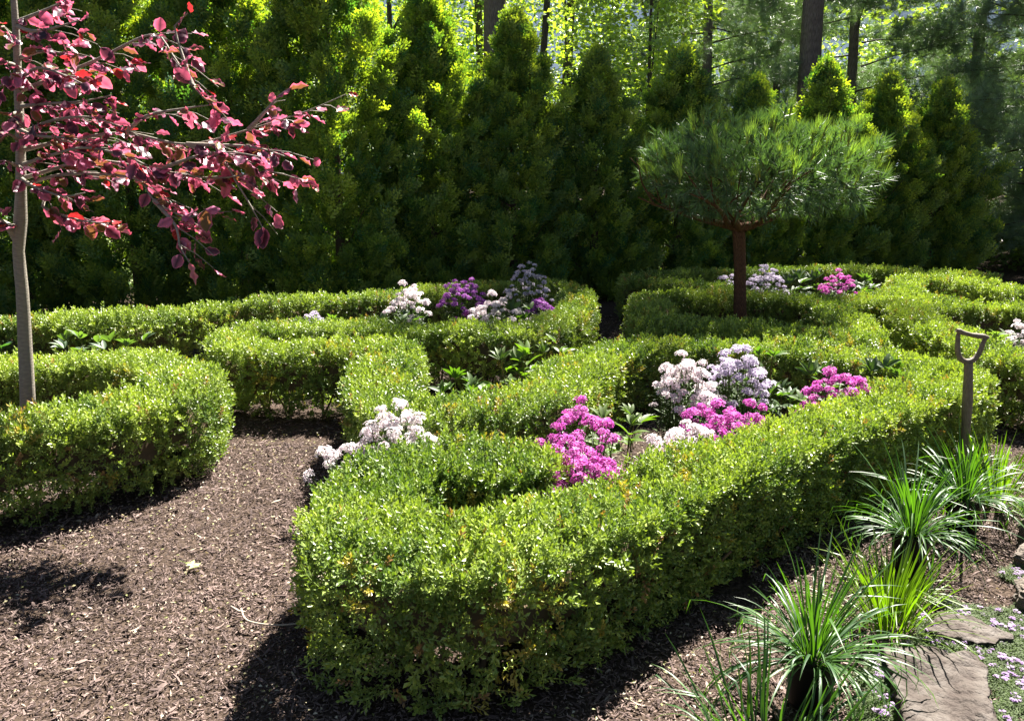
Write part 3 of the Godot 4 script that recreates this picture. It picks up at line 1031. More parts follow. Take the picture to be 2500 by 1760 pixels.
	var o := many("distant_woods", M.clump, M.broad_leaf, xs, cs)
	tag(o, "far green mass of leaves closing off the wood", "", "", "stuff")
	# low growth on the forest floor
	xs = []; cs = []
	for k in 2600:
		var p := Vector3(rnd(-14, 18), rnd(0.0, 0.7), rnd(-30, -13.9))
		var g := rnd(0.6, 1.2)
		xs.append(Transform3D(frame((Vector3.UP + rdir() * 0.4).normalized(), rnd(0, TAU), rnd(0.9, 1.6)), p))
		cs.append(Color(0.13 * g, 0.20 * g, 0.045 * g))
	o = many("undergrowth", M.clump, M.broad_leaf, xs, cs)
	tag(o, "low green undergrowth on the floor of the wood", "", "", "stuff")

func topiary_pine() -> void:
	R.seed = 1200
	var root := thing("pine_tree", "clipped mushroom shaped pine with red brown trunk, ringed by boxwood", "pine", "", Vector3(2.22, 0, -7.49))
	var m := Mb.new()
	m.c = Color(1, 1, 1)
	m.tube([Vector3(0.01, -0.03, 0), Vector3(0, 0.12, 0), Vector3(-0.03, 0.40, 0), Vector3(-0.06, 0.82, 0.01), Vector3(-0.09, 1.16, 0.0), Vector3(-0.09, 1.27, 0)], [0.084, 0.066, 0.060, 0.055, 0.058, 0.048], 16, true, 0.07)
	obj("trunk", m.mesh(true), M.topiary_bark, root)
	var fork := Vector3(-0.09, 1.20, 0)
	var xs := [[], []]
	var cs := [[], []]
	var limbs := 11
	for k in limbs:
		var a := TAU * k / limbs + rnd(-0.2, 0.2)
		var out := Vector3(cos(a), 0, sin(a))
		var L := rnd(0.55, 1.0)
		var b := Mb.new()
		b.c = Color(1, 1, 1)
		var pts := []
		for j in 7:
			var u := j / 6.0
			pts.append(fork + out * L * u + Vector3(0, 0.10 + 0.30 * u - 0.12 * sin(u * 3.0 + k) * u, 0) * u + Vector3(-out.z, 0, out.x) * sin(u * 5.0 + k * 2.0) * 0.06)
		b.tube(pts, [0.044, 0.034, 0.026, 0.020, 0.015, 0.010, 0.006], 8, false, 0.1)
		for j in 5:
			var s: Vector3 = pts[1 + j]
			var e := s + out * rnd(0.05, 0.3) + Vector3(-out.z, 0, out.x) * rnd(-0.3, 0.3) + Vector3(0, rnd(0.1, 0.45), 0)
			b.tube([s, s.lerp(e, 0.5) + rdir() * 0.04, e], [0.011, 0.008, 0.004], 5, false)
		obj("limb", b.mesh(true), M.topiary_bark, root)
	var lump := noise(71, 1.6)
	var dome := func(d: Vector3) -> Vector3:
		var p := Vector3(d.x * 1.04, 0, d.z * 0.95)
		p.y = 1.68 + (d.y * 0.46 if d.y > 0 else d.y * 0.34)
		return p
	for k in 1750:
		var d := rdir()
		if d.y < -0.25 and R.randf() < 0.45: continue
		var p: Vector3 = dome.call(d)
		var c := Vector3(0.03, 1.60, 0)
		var depth := 1.0 - 0.5 * pow(R.randf(), 2.2)
		p = c + (p - Vector3(0, 1.60, 0)) * depth * (1.0 + 0.42 * lump.get_noise_3dv(p * 1.3))
		var ax := (d * 0.55 + Vector3(0, 0.85 if d.y > -0.2 else 0.0, 0) + rdir() * 0.55).normalized()
		var g := rnd(0.7, 1.15)
		var candle := R.randf() < 0.34 and depth > 0.82 and d.y > -0.3
		if candle: ax = (Vector3.UP * 1.2 + d * 0.45 + rdir() * 0.3).normalized()
		xs[1 if candle else 0].append(Transform3D(frame(ax, rnd(0, TAU), rnd(0.8, 1.25)), p))
		cs[1 if candle else 0].append(Color(0.30 * g, 0.42 * g, 0.11 * g) if candle else Color(0.125 * g, 0.215 * g, 0.11 * g))
	many("crown", needle_tuft(32, 30, 0.12, 1.05, 0.0062), M.needle, xs[0], cs[0], root)
	many("crown", needle_tuft(33, 26, 0.125, 0.42, 0.0070), M.needle, xs[1], cs[1], root)

func beech() -> void:
	R.seed = 1400
	var root := thing("beech_tree", "young purple beech with pink edged leaves and pale grey trunk", "tree", "", Vector3(-2.93, 0, -4.5))
	var o := root.position
	var tk := []
	for p in [Vector3(-2.93, -0.02, -4.5), Vector3(-2.90, 0.18, -4.5), Vector3(-2.87, 0.36, -4.5), Vector3(-2.84, 0.69, -4.5), Vector3(-2.81, 1.03, -4.5), Vector3(-2.80, 1.25, -4.5), Vector3(-2.765, 1.42, -4.5), Vector3(-2.74, 1.58, -4.5), Vector3(-2.70, 1.89, -4.5), Vector3(-2.68, 2.12, -4.5), Vector3(-2.65, 2.40, -4.5), Vector3(-2.62, 2.9, -4.5)]:
		tk.append(p - o)
	var m := Mb.new()
	var sp := spline(tk, 0.1)
	var rad := []
	for k in sp.size():
		var u := float(k) / (sp.size() - 1)
		rad.append(lerpf(0.046, 0.011, u) * (1.12 if k == 0 else 1.0) + (0.006 if absf(sp[k].y - 1.34) < 0.08 else 0.0))
	m.tube(sp, rad, 14, false, 0.03)
	obj("trunk", m.mesh(true), M.beech_bark, root)
	var fork := Mb.new()
	fork.c = Color(1, 1, 1)
	var fk := []
	for p in [Vector3(-2.795, 1.30, -4.5), Vector3(-2.815, 1.38, -4.48), Vector3(-2.87, 1.42, -4.45), Vector3(-2.96, 1.46, -4.4), Vector3(-3.06, 1.55, -4.35), Vector3(-3.2, 1.75, -4.3)]:
		fk.append(p - o)
	fork.tube(fk, [0.024, 0.025, 0.024, 0.021, 0.018, 0.012], 10, true, 0.04)
	obj("limb", fork.mesh(true), M.beech_bark, root)
	# limbs: rooted on the trunk, most of them reaching right and toward the viewer
	var limbs := [
		[Vector3(-2.67, 2.11, -4.50), Vector3(-2.21, 2.24, -4.38), Vector3(-1.81, 2.35, -4.22), Vector3(-1.67, 2.24, -4.12), Vector3(-1.56, 2.09, -4.05), Vector3(-1.41, 1.95, -4.00)],
		[Vector3(-2.70, 1.80, -4.50), Vector3(-2.40, 1.85, -4.42), Vector3(-2.03, 1.88, -4.30), Vector3(-1.67, 1.82, -4.20), Vector3(-1.33, 1.89, -4.15), Vector3(-1.03, 1.98, -4.15), Vector3(-0.83, 2.06, -4.15)],
		[Vector3(-2.72, 1.65, -4.50), Vector3(-2.26, 1.74, -4.36), Vector3(-1.84, 1.69, -4.20), Vector3(-1.50, 1.65, -4.08), Vector3(-1.20, 1.68, -4.00), Vector3(-0.99, 1.63, -3.95)],
		[Vector3(-1.67, 1.82, -4.20), Vector3(-1.46, 1.74, -4.10), Vector3(-1.38, 1.63, -4.05), Vector3(-1.31, 1.52, -4.02), Vector3(-1.25, 1.41, -4.00)],
		[Vector3(-2.73, 1.61, -4.50), Vector3(-2.42, 1.67, -4.40), Vector3(-1.96, 1.65, -4.20), Vector3(-1.80, 1.54, -4.05), Vector3(-1.60, 1.46, -3.95), Vector3(-1.49, 1.50, -3.90)],
		[Vector3(-2.68, 1.58, -4.50), Vector3(-2.56, 1.57, -4.42), Vector3(-2.56, 1.50, -4.38), Vector3(-2.45, 1.46, -4.34), Vector3(-2.27, 1.42, -4.30), Vector3(-2.09, 1.42, -4.28)],
		[Vector3(-1.80, 1.54, -4.05), Vector3(-1.64, 1.42, -3.90), Vector3(-1.60, 1.34, -3.82), Vector3(-1.53, 1.26, -3.75)],
		[Vector3(-2.65, 2.28, -4.50), Vector3(-2.45, 2.30, -4.40), Vector3(-2.25, 2.26, -4.30)],
		[Vector3(-2.66, 2.23, -4.50), Vector3(-2.64, 2.24, -4.35), Vector3(-2.66, 2.19, -4.20)],
		[Vector3(-2.68, 2.03, -4.50), Vector3(-2.47, 2.03, -4.35), Vector3(-2.19, 2.03, -4.20), Vector3(-1.98, 2.05, -4.10)],
		[Vector3(-2.68, 2.00, -4.50), Vector3(-2.68, 1.98, -4.35), Vector3(-2.67, 2.00, -4.20)],
		[Vector3(-2.64, 2.46, -4.50), Vector3(-2.40, 2.51, -4.40), Vector3(-2.20, 2.55, -4.30)],
		[Vector3(-2.77, 1.38, -4.50), Vector3(-2.81, 1.39, -4.45), Vector3(-2.81, 1.43, -4.40), Vector3(-2.90, 1.56, -4.30)],
		[Vector3(-2.72, 1.72, -4.50), Vector3(-2.49, 1.76, -4.35), Vector3(-2.19, 1.80, -4.15), Vector3(-1.94, 1.77, -4.00), Vector3(-1.75, 1.71, -3.90)],
		[Vector3(-2.03, 1.88, -4.30), Vector3(-1.86, 1.96, -4.20), Vector3(-1.61, 1.99, -4.10), Vector3(-1.48, 2.00, -4.05)],
		[Vector3(-2.69, 1.89, -4.50), Vector3(-2.42, 1.95, -4.35), Vector3(-2.13, 1.95, -4.15), Vector3(-1.93, 1.90, -4.00)],
		[Vector3(-1.84, 1.69, -4.20), Vector3(-1.53, 1.76, -4.00), Vector3(-1.34, 1.77, -3.90), Vector3(-1.20, 1.75, -3.85)],
		[Vector3(-2.72, 1.70, -4.50), Vector3(-2.68, 1.74, -4.30), Vector3(-2.70, 1.72, -4.15)],
		[Vector3(-2.70, 1.91, -4.50), Vector3(-2.53, 1.87, -4.35), Vector3(-2.28, 1.85, -4.20), Vector3(-2.10, 1.82, -4.10)],
		[Vector3(-2.67, 2.17, -4.50), Vector3(-2.47, 2.21, -4.35), Vector3(-2.27, 2.16, -4.20), Vector3(-2.11, 2.10, -4.10)],
		[Vector3(-2.65, 2.35, -4.50), Vector3(-2.62, 2.41, -4.35), Vector3(-2.64, 2.36, -4.20)],
		[Vector3(-2.67, 2.21, -4.50), Vector3(-2.64, 2.12, -4.30), Vector3(-2.65, 2.05, -4.15)],
		[Vector3(-2.70, 1.84, -4.50), Vector3(-2.65, 1.88, -4.30), Vector3(-2.66, 1.87, -4.15)],
		[Vector3(-2.64, 2.44, -4.50), Vector3(-2.48, 2.39, -4.35), Vector3(-2.28, 2.38, -4.20), Vector3(-2.05, 2.41, -4.10)],
		[Vector3(-2.73, 1.65, -4.50), Vector3(-2.53, 1.60, -4.30), Vector3(-2.31, 1.56, -4.15), Vector3(-2.14, 1.58, -4.05)],
		[Vector3(-1.56, 2.09, -4.05), Vector3(-1.64, 2.37, -4.10), Vector3(-1.57, 2.43, -4.10)],
		[Vector3(-1.67, 1.82, -4.20), Vector3(-1.28, 1.80, -4.00), Vector3(-1.08, 1.75, -3.90)],
		[Vector3(-1.33, 1.89, -4.15), Vector3(-1.17, 2.03, -4.10), Vector3(-1.12, 2.07, -4.10)],
	]
	var spots := []
	for L in limbs:
		var pts := []
		for p in L: pts.append(p - o)
		pts = spline(pts, 0.06)
		var b := Mb.new()
		b.c = Color(0.9, 0.85, 0.8)
		var rr := []
		for k in pts.size():
			rr.append(lerpf(0.013, 0.0026, pow(float(k) / (pts.size() - 1), 0.7)))
		b.tube(pts, rr, 7, false)
		var n := pts.size()
		for k in range(int(n * 0.14), n):
			spots.append([pts[k], (pts[mini(k + 1, n - 1)] - pts[maxi(k - 1, 0)]).normalized()])
			if k % 2 == 0 and k < n - 2:
				var d: Vector3 = (pts[k + 1] - pts[k]).normalized()
				var side := (d.cross(Vector3.UP) * (1.0 if k % 2 else -1.0) + d * 0.9 + Vector3(0, rnd(-0.35, 0.3), 0)).normalized()
				var tl := rnd(0.10, 0.24)
				var e: Vector3 = pts[k] + side * tl + Vector3(0, -0.03, 0)
				b.tube([pts[k], pts[k].lerp(e, 0.5) + Vector3(0, 0.012, 0), e], [0.003, 0.0024, 0.0016], 5, false)
				for j in 3:
					spots.append([pts[k].lerp(e, 0.45 + 0.27 * j), side])
		obj("limb", b.mesh(true), M.beech_bark, root)
	# leaves: bronze purple bodies with pink margins, some young red ones
	var purple := Color(0.075, 0.036, 0.058)
	var bronze := Color(0.17, 0.135, 0.045)
	var pink := Color(0.60, 0.21, 0.36)
	var rose := Color(0.40, 0.14, 0.25)
	var red := Color(0.36, 0.04, 0.045)
	var kinds := [beech_leaf(1, purple, pink, 0.5, 0.5), beech_leaf(2, rose, pink, -0.4, 0.4), beech_leaf(3, bronze, pink, 0.6, 0.62), beech_leaf(4, purple, pink, -0.6, 0.6), beech_leaf(5, rose, Color(0.68, 0.30, 0.38), 0.15, 0.5), beech_leaf(6, red, Color(0.5, 0.06, 0.04), 0.4, 0.9), beech_leaf(7, purple * 0.8, Color(0.35, 0.08, 0.14), 0.1, 0.8)]
	var weights := [0, 0, 0, 1, 1, 2, 2, 3, 3, 3, 4, 4, 5, 6, 6, 2]
	var made := 0
	var order := range(spots.size())
	for k in spots.size():
		var j := R.randi() % spots.size()
		var sw = order[k]; order[k] = order[j]; order[j] = sw
	while made < 300:
		var s = spots[order[made % spots.size()]]
		var kind: int = weights[R.randi() % weights.size()]
		var d: Vector3 = s[1]
		var ax := (d * 0.5 + Vector3(rnd(-0.6, 0.6), rnd(-0.75, 0.15), rnd(-0.6, 0.6))).normalized()
		var lf := obj("leaf", kinds[kind], M.beech_leaf, root)
		var sc := rnd(0.045, 0.065) if kind == 5 else rnd(0.07, 0.105)
		# blades lie mostly level
		var zz := (Vector3.UP + rdir() * 0.75).normalized()
		var x := ax.cross(zz).normalized()
		zz = x.cross(ax)
		var pos: Vector3 = s[0]
		lf.transform = Transform3D(Basis(x * sc, ax * sc, zz * sc), pos + ax * sc * 0.16 + rdir() * 0.008)
		made += 1
	var more := Mb.new()
	for k in 420:
		var s = spots[R.randi() % spots.size()]
		var ax: Vector3 = (s[1] * 0.5 + Vector3(rnd(-0.6, 0.6), rnd(-0.75, 0.15), rnd(-0.6, 0.6))).normalized()
		var zz := (Vector3.UP + rdir() * 0.75).normalized()
		var x: Vector3 = ax.cross(zz).normalized()
		var src: ArrayMesh = kinds[weights[R.randi() % weights.size()]]
		var arr := src.surface_get_arrays(0)
		var tf := Transform3D(Basis(x, ax, x.cross(ax)).scaled(Vector3.ONE * rnd(0.05, 0.085)), s[0] + rdir() * 0.02)
		var at := more.P.size()
		for v in arr[Mesh.ARRAY_VERTEX]: more.P.append(tf * v)
		more.C.append_array(arr[Mesh.ARRAY_COLOR])
		for v in arr[Mesh.ARRAY_INDEX]: more.I.append(v + at)
	obj("leaves", more.mesh(true), M.beech_leaf, root, "stuff")
	for w in [[Vector3(-1.53, 1.26, -3.75), 4], [Vector3(-1.25, 1.41, -4.00), 3], [Vector3(-1.25, 1.41, -4.00), 0], [Vector3(-1.49, 1.50, -3.90), 2]]:
		var lf := obj("leaf", kinds[w[1]], M.beech_leaf, root)
		var ax := Vector3(rnd(-0.2, 0.3), -1, rnd(-0.1, 0.3)).normalized()
		lf.transform = Transform3D(frame(ax, rnd(0, TAU), 0.11), w[0] - o)

func flowers() -> void:
	var white := Color(0.74, 0.73, 0.72)
	var lilac := Color(0.67, 0.66, 0.71)
	var pink := Color(0.54, 0.12, 0.47)
	var purple := Color(0.46, 0.14, 0.52)
	M.heads = {}
	R.seed = 4
	for kv in [["white", white, Color(0.75, 0.62, 0.62)], ["lilac", lilac, Color(0.4, 0.3, 0.55)], ["pink", pink, Color(0.5, 0.05, 0.3)], ["purple", purple, Color(0.25, 0.04, 0.35)]]:
		var set_ := []
		for k in 3:
			set_.append(flower_head(80 + k, [0.028, 0.033, 0.022][k], [13, 17, 9][k], kv[1], kv[2]))
		M.heads[kv[0]] = set_
	M.compound = [compound_leaf(51, 5, 0.13, 0.030), compound_leaf(52, 7, 0.13, 0.026), compound_leaf(53, 3, 0.14, 0.036), compound_leaf(54, 6, 0.12, 0.028)]
	phlox("white phlox mound just behind the hooked end of the near hedge", Vector3(-0.55, 0, -3.63), 0.56, 0.19, 32, "white", 2001)
	phlox("straggling pale lilac white phlox leaning over the path by the hooked hedge", Vector3(-0.80, 0, -3.68), 0.40, 0.10, 6, "white", 2002, Vector3(-0.08, -0.04, 0.05))
	phlox("small white phlox low against the near hedge, right of the white mound", Vector3(-0.34, 0, -3.53), 0.46, 0.07, 6, "white", 2003)
	phlox("large pink phlox nearest the viewer, beside the hooked hedge end", Vector3(0.28, 0, -3.19), 0.51, 0.21, 40, "pink", 2004)
	phlox("pink phlox with a tall sprig, behind the nearest pink one", Vector3(0.34, 0, -3.57), 0.58, 0.17, 20, "pink", 2005)
	phlox("low white phlox between the two pink phlox masses", Vector3(0.84, 0, -3.61), 0.46, 0.20, 26, "white", 2006)
	phlox("wide pink phlox in front of the tall white pair", Vector3(1.12, 0, -3.89), 0.51, 0.24, 42, "pink", 2007)
	phlox("tall white phlox, left one of the pair in the front bed", Vector3(0.97, 0, -4.32), 0.67, 0.19, 36, "white", 2008)
	phlox("tall lilac white phlox, right one of the pair in the front bed", Vector3(1.31, 0, -4.44), 0.67, 0.20, 36, "lilac", 2009)
	phlox("pink phlox at the right end of the front bed, against the near hedge", Vector3(1.85, 0, -4.29), 0.56, 0.18, 28, "pink", 2010)
	phlox("white phlox at the left of the far bed by the back hedge", Vector3(-0.95, 0, -7.23), 0.67, 0.20, 28, "white", 2011)
	phlox("purple pink phlox in the middle of the far left bed", Vector3(-0.47, 0, -7.54), 0.71, 0.24, 28, "purple", 2012)
	phlox("broad white phlox in front of the purple pink one", Vector3(-0.11, 0, -7.04), 0.62, 0.26, 34, "white", 2013)
	phlox("airy lilac white phlox standing tallest at the back of the far left bed", Vector3(0.17, 0, -8.02), 0.77, 0.22, 26, "lilac", 2014)
	phlox("purple phlox in the corner of the far left bed by the hedge end", Vector3(0.27, 0, -7.23), 0.56, 0.17, 18, "purple", 2015)
	phlox("low pink phlox peeping over the hairpin hedge", Vector3(-0.42, 0, -6.51), 0.56, 0.13, 12, "pink", 2016)
	phlox("low pale phlox peeping over the hairpin hedge on the left", Vector3(-1.71, 0, -6.74), 0.52, 0.14, 12, "lilac", 2017)
	phlox("lilac white phlox right of the clipped pine trunk", Vector3(2.81, 0, -8.68), 0.67, 0.24, 30, "lilac", 2018)
	phlox("small lilac white phlox left of the clipped pine trunk", Vector3(2.39, 0, -8.78), 0.58, 0.15, 14, "lilac", 2019)
	phlox("pink phlox far right behind the pine ring hedge", Vector3(3.58, 0, -8.59), 0.65, 0.17, 20, "pink", 2020)
	phlox("white phlox at the right edge behind the spade", Vector3(3.85, 0, -5.88), 0.56, 0.15, 16, "white", 2021)
	var leafg := Color(1.0, 1.0, 1.0)
	var base := Color(0.085, 0.150, 0.036)
	var blue := Color(0.085, 0.135, 0.060)
	var lite := Color(0.12, 0.185, 0.045)
	peony("tall peony with bright leaves in the hedge bay", "peony_plant", Vector3(0.02, 0, -5.17), 0.52, 4, 4, 1.15, lite, 3001)
	peony("low broad peony in the left of the hedge bay", "peony_plant", Vector3(-0.29, 0, -4.84), 0.35, 5, 4, 1.1, base, 3002, 0.14)
	peony("peony half hidden by the hedge at the right of the bay", "peony_plant", Vector3(0.31, 0, -5.46), 0.48, 3, 4, 1.05, lite, 3003)
	peony("pale leaved upright peony behind the nearest pink phlox", "peony_plant", Vector3(0.59, 0, -3.91), 0.46, 3, 4, 1.0, lite, 3004)
	peony("slender leafy stem right of the tall lilac white phlox", "peony_plant", Vector3(1.59, 0, -4.75), 0.61, 2, 3, 1.0, base, 3005)
	peony("low dark peony on the mulch between white and pink phlox", "peony_plant", Vector3(1.71, 0, -4.75), 0.31, 4, 3, 1.1, blue, 3006)
	peony("dark peony against the back hedge near the spade", "peony_plant", Vector3(2.33, 0, -4.82), 0.48, 4, 4, 1.1, blue, 3007)
	peony("leafy plant behind the right pink phlox", "peony_plant", Vector3(1.85, 0, -4.60), 0.51, 3, 4, 1.0, base, 3008)
	peony("peony right of the lilac phlox behind the pine ring", "peony_plant", Vector3(3.23, 0, -8.92), 0.54, 3, 4, 1.2, blue, 3009)
	peony("second peony beyond the pine ring, left of pink phlox", "peony_plant", Vector3(3.44, 0, -9.02), 0.56, 3, 4, 1.2, blue, 3010)
	peony("low peony between far pink phlox and folded hedge", "peony_plant", Vector3(4.03, 0, -9.02), 0.48, 4, 4, 1.2, blue, 3011)
	peony("grey green leafy plant under the far left white phlox", "leafy_plant", Vector3(-1.01, 0, -6.88), 0.43, 4, 4, 1.1, blue, 3012, 0.15)
	peony("leafy plant between the broad white and corner purple phlox", "leafy_plant", Vector3(0.11, 0, -6.98), 0.48, 3, 4, 1.1, base, 3013)
	peony("grey green plant left behind the beech hedge loop", "leafy_plant", Vector3(-3.47, 0, -6.22), 0.37, 3, 3, 1.2, Color(0.13, 0.19, 0.11), 3014)
	peony("second grey green plant behind the beech hedge loop", "leafy_plant", Vector3(-3.11, 0, -6.22), 0.37, 3, 3, 1.25, Color(0.12, 0.18, 0.10), 3015)
	peony("blue green plant left of the beech trunk", "leafy_plant", Vector3(-4.13, 0, -6.03), 0.35, 3, 4, 1.2, Color(0.06, 0.13, 0.08), 3016)
	peony("small leafy sprout by the low pale phlox", "leafy_plant", Vector3(-1.61, 0, -6.93), 0.48, 1, 3, 1.1, lite, 3017)
	peony("pale silvery plant at the right edge by the white phlox", "leafy_plant", Vector3(3.63, 0, -5.69), 0.52, 3, 5, 0.9, Color(0.16, 0.21, 0.12), 3018)
	peony("small plant on the mulch left of the low white phlox", "leafy_plant", Vector3(0.63, 0, -3.44), 0.29, 3, 3, 0.8, blue, 3019)

func strap_plants() -> void:
	M.blades_up = []; M.blades_arch = []; M.blades_hang = []
	for k in 8:
		M.blades_up.append(blade(700 + k, 0.34 + 0.022 * k, 0.0082, 0.06 + 0.06 * k, 0.35 + 0.1 * (k % 3)))
		M.blades_arch.append(blade(720 + k, 0.34 + 0.02 * k, 0.0088, 0.5 + 0.08 * k, 0.9 + 0.15 * (k % 4)))
		M.blades_hang.append(blade(740 + k, 0.32 + 0.02 * k, 0.0080, 0.75 + 0.09 * k, 1.75 + 0.2 * (k % 3)))
	var green := Color(0.068, 0.145, 0.045)
	var lime := Color(0.125, 0.20, 0.028)
	var a := [["potted strap leaved plant nearest the viewer, beside the big flat stone", Vector3(0.96, 0, -2.24), 190, 0.84, green], ["potted strap leaved plant in the middle of the three", Vector3(1.72, 0, -3.14), 190, 0.84, green], ["farthest potted strap leaved plant, at the foot of the spade", Vector3(2.16, 0, -3.52), 170, 0.84, green]]
	for k in 3:
		R.seed = 4000 + k
		var root := thing("potted_plant", a[k][0], "potted plant", "strap leaved plants in black nursery pots", a[k][1])
		pot(root, 0.080, 0.17)
		strap_clump(root, Vector3(0, 0.16, 0), a[k][2], 0.055, 0.60, a[k][4], a[k][3], 1.0)
	var b := [
		["upright bright green strap leaved clump between the two nearer pots", "daylily_plant", Vector3(1.42, 0, -2.68), 170, 0.10, 0.9, Vector3(lime.r, lime.g, lime.b), 0.80],
		["strap leaved clump cut by the bottom edge of the view", "daylily_plant", Vector3(0.74, 0, -1.93), 90, 0.16, 0.9, Vector3(green.r, green.g, green.b), 0.82],
		["lime green strap leaved clump lit from behind, right of the spade", "daylily_plant", Vector3(2.52, 0, -3.85), 130, 0.13, 0.7, Vector3(lime.r * 1.1, lime.g * 1.1, lime.b), 1.0],
		["strap leaved clump at the right edge below the far hedge", "daylily_plant", Vector3(3.60, 0, -5.30 + 0.25), 110, 0.12, 0.85, Vector3(lime.r, lime.g, lime.b), 0.95],
	]
	for k in b.size():
		R.seed = 4100 + k
		var t = b[k]
		var root := thing(t[1], t[0], "plant", "strap leaved clumps in the mulch", t[2])
		strap_clump(root, Vector3.ZERO, t[3], t[4], t[5], Color(t[6].x, t[6].y, t[6].z), t[7], 0.25)

func spade() -> void:
	R.seed = 5000
	var root := thing("garden_spade", "old wooden handled garden spade standing in the bed, grip uppermost", "spade", "", Vector3(2.43, 0, -4.02))
	var sh := Mb.new()
	var pts := [Vector3(0.01, 0.02, 0), Vector3(0.0, 0.25, 0), Vector3(-0.015, 0.45, 0), Vector3(-0.03, 0.62, 0), Vector3(-0.04, 0.71, 0)]
	sh.tube(spline(pts, 0.05), range(spline(pts, 0.05).size()).map(func(k): return 0.0235 + 0.0025 * sin(k * 0.9)), 16, true, 0.02)
	obj("shaft", sh.mesh(true), M.old_wood, root)
	var y := Mb.new()
	# one bent fork of the D grip, left foot over the top of the shaft to the right foot
	var u := []
	for p in [Vector2(-0.068, 0.150), Vector2(-0.066, 0.105), Vector2(-0.060, 0.060), Vector2(-0.045, 0.022), Vector2(-0.020, 0.004), Vector2(0.005, 0.002), Vector2(0.032, 0.014), Vector2(0.054, 0.048), Vector2(0.066, 0.095), Vector2(0.076, 0.128)]:
		u.append(Vector3(p.x - 0.045, p.y + 0.715, 0))
	u = spline(u, 0.012)
	y.tube(u, range(u.size()).map(func(k): return 0.0105 + 0.004 * sin(PI * k / (u.size() - 1.0))), 12, true)
	obj("fork", y.mesh(true), M.old_wood, root)
	var g := Mb.new()
	g.tube([Vector3(-0.128, 0.884, 0), Vector3(-0.112, 0.878, 0), Vector3(-0.085, 0.868, 0), Vector3(-0.045, 0.858, 0), Vector3(-0.005, 0.852, 0), Vector3(0.022, 0.850, 0), Vector3(0.046, 0.844, 0)], [0.008, 0.0145, 0.0125, 0.0115, 0.0145, 0.0125, 0.008], 14, true)
	obj("grip", g.mesh(true), M.old_wood, root)
	var so := Mb.new()
	so.c = Color(0.05, 0.042, 0.038)
	so.tube([Vector3(0.012, -0.02, 0), Vector3(0.006, 0.14, 0)], [0.030, 0.0265], 14, true)
	obj("socket", so.mesh(true), M.rust, root)
	var bl := Mb.new()
	bl.c = Color(0.05, 0.042, 0.038)
	for s in [-1.0, 1.0]:
		for p in [Vector2(-0.085, 0.03), Vector2(0.085, 0.03), Vector2(0.085, -0.16), Vector2(0.0, -0.2), Vector2(-0.085, -0.16)]:
			bl.v(Vector3(0.012 + p.x, p.y, 0.004 * s + p.x * p.x * 2.0))
	for k in 3:
		bl.t(0, k + 1, k + 2); bl.t(5, 5 + k + 2, 5 + k + 1)
	for k in 5:
		bl.q(k, (k + 1) % 5, 5 + (k + 1) % 5, 5 + k)
	obj("blade", bl.mesh(), M.rust, root)

func stones() -> void:
	rock("flat_rock", "big flat tan stone slab in the foreground, rough broken edges", [Vector2(1.29, -2.45), Vector2(1.46, -2.44), Vector2(1.49, -2.40), Vector2(1.56, -2.41), Vector2(1.59, -2.34), Vector2(1.53, -2.25), Vector2(1.48, -2.15), Vector2(1.44, -2.02), Vector2(1.38, -1.88), Vector2(1.10, -1.88), Vector2(1.18, -2.08), Vector2(1.22, -2.20), Vector2(1.26, -2.34)], 0.075, 9.0, 31, M.sandstone)
	rock("flat_rock", "smaller pale flat stone behind the bright green clump", [Vector2(1.53, -2.62), Vector2(1.64, -2.74), Vector2(1.70, -2.71), Vector2(1.79, -2.63), Vector2(1.82, -2.57), Vector2(1.80, -2.54), Vector2(1.66, -2.54), Vector2(1.56, -2.55)], 0.04, 6.0, 32, M.sandstone)
	rock("boulder", "dark edged upright rock cut by the right edge, upper one of two", [Vector2(2.33, -3.36), Vector2(2.42, -3.44), Vector2(2.6, -3.4), Vector2(2.6, -3.27), Vector2(2.42, -3.23)], 0.13, 4.0, 33, M.dark_stone)
	rock("boulder", "grey rock at the right edge beside the thyme, below the dark edged one", [Vector2(2.17, -3.14), Vector2(2.24, -3.20), Vector2(2.5, -3.18), Vector2(2.5, -3.04), Vector2(2.24, -3.05)], 0.10, 3.5, 34, M.dark_stone)
	rock("boulder", "rounded tan rock at the right edge above the purple thyme", [Vector2(1.97, -2.78), Vector2(2.05, -2.92), Vector2(2.3, -2.95), Vector2(2.35, -2.68), Vector2(2.03, -2.62)], 0.11, 3.2, 35, M.dark_stone)

func near_hedge(p: Vector3, more: float) -> bool:
	for h in hedge_paths:
		for j in range(0, h[0].size(), 3):
			var q: Vector3 = h[0][j]
			var w: float = h[1] + more
			if (p.x - q.x) * (p.x - q.x) + (p.z - q.z) * (p.z - q.z) < w * w:
				return true
	return false

func chip_mesh(seed_: int, L: float, W: float, T: float) -> ArrayMesh:
	var m := Mb.new()
	R.seed = seed_
	var n := 4
	for k in n + 1:
		var u := k / float(n)
		var w := W * (0.35 + 0.65 * sin(PI * clampf(u * 0.9 + 0.08, 0, 1))) * rnd(0.7, 1.15) * 0.5
		var y := L * 0.10 * sin(u * 3.1 + seed_) * (1.0 if seed_ % 2 else -1.0)
		var x := (u - 0.5) * L
		var zz := rnd(-0.1, 0.1) * W
		m.v(Vector3(x, y + T * 0.5, zz - w)); m.v(Vector3(x, y + T * 0.6, zz + w))
		m.v(Vector3(x, y - T * 0.5, zz + w)); m.v(Vector3(x, y - T * 0.5, zz - w))
	for k in n:
		for j in 4:
			m.q(k * 4 + j, k * 4 + (j + 1) % 4, k * 4 + 4 + (j + 1) % 4, k * 4 + 4 + j)
	m.q(0, 1, 2, 3)
	m.q(n * 4, n * 4 + 1, n * 4 + 2, n * 4 + 3)
	return m.mesh()

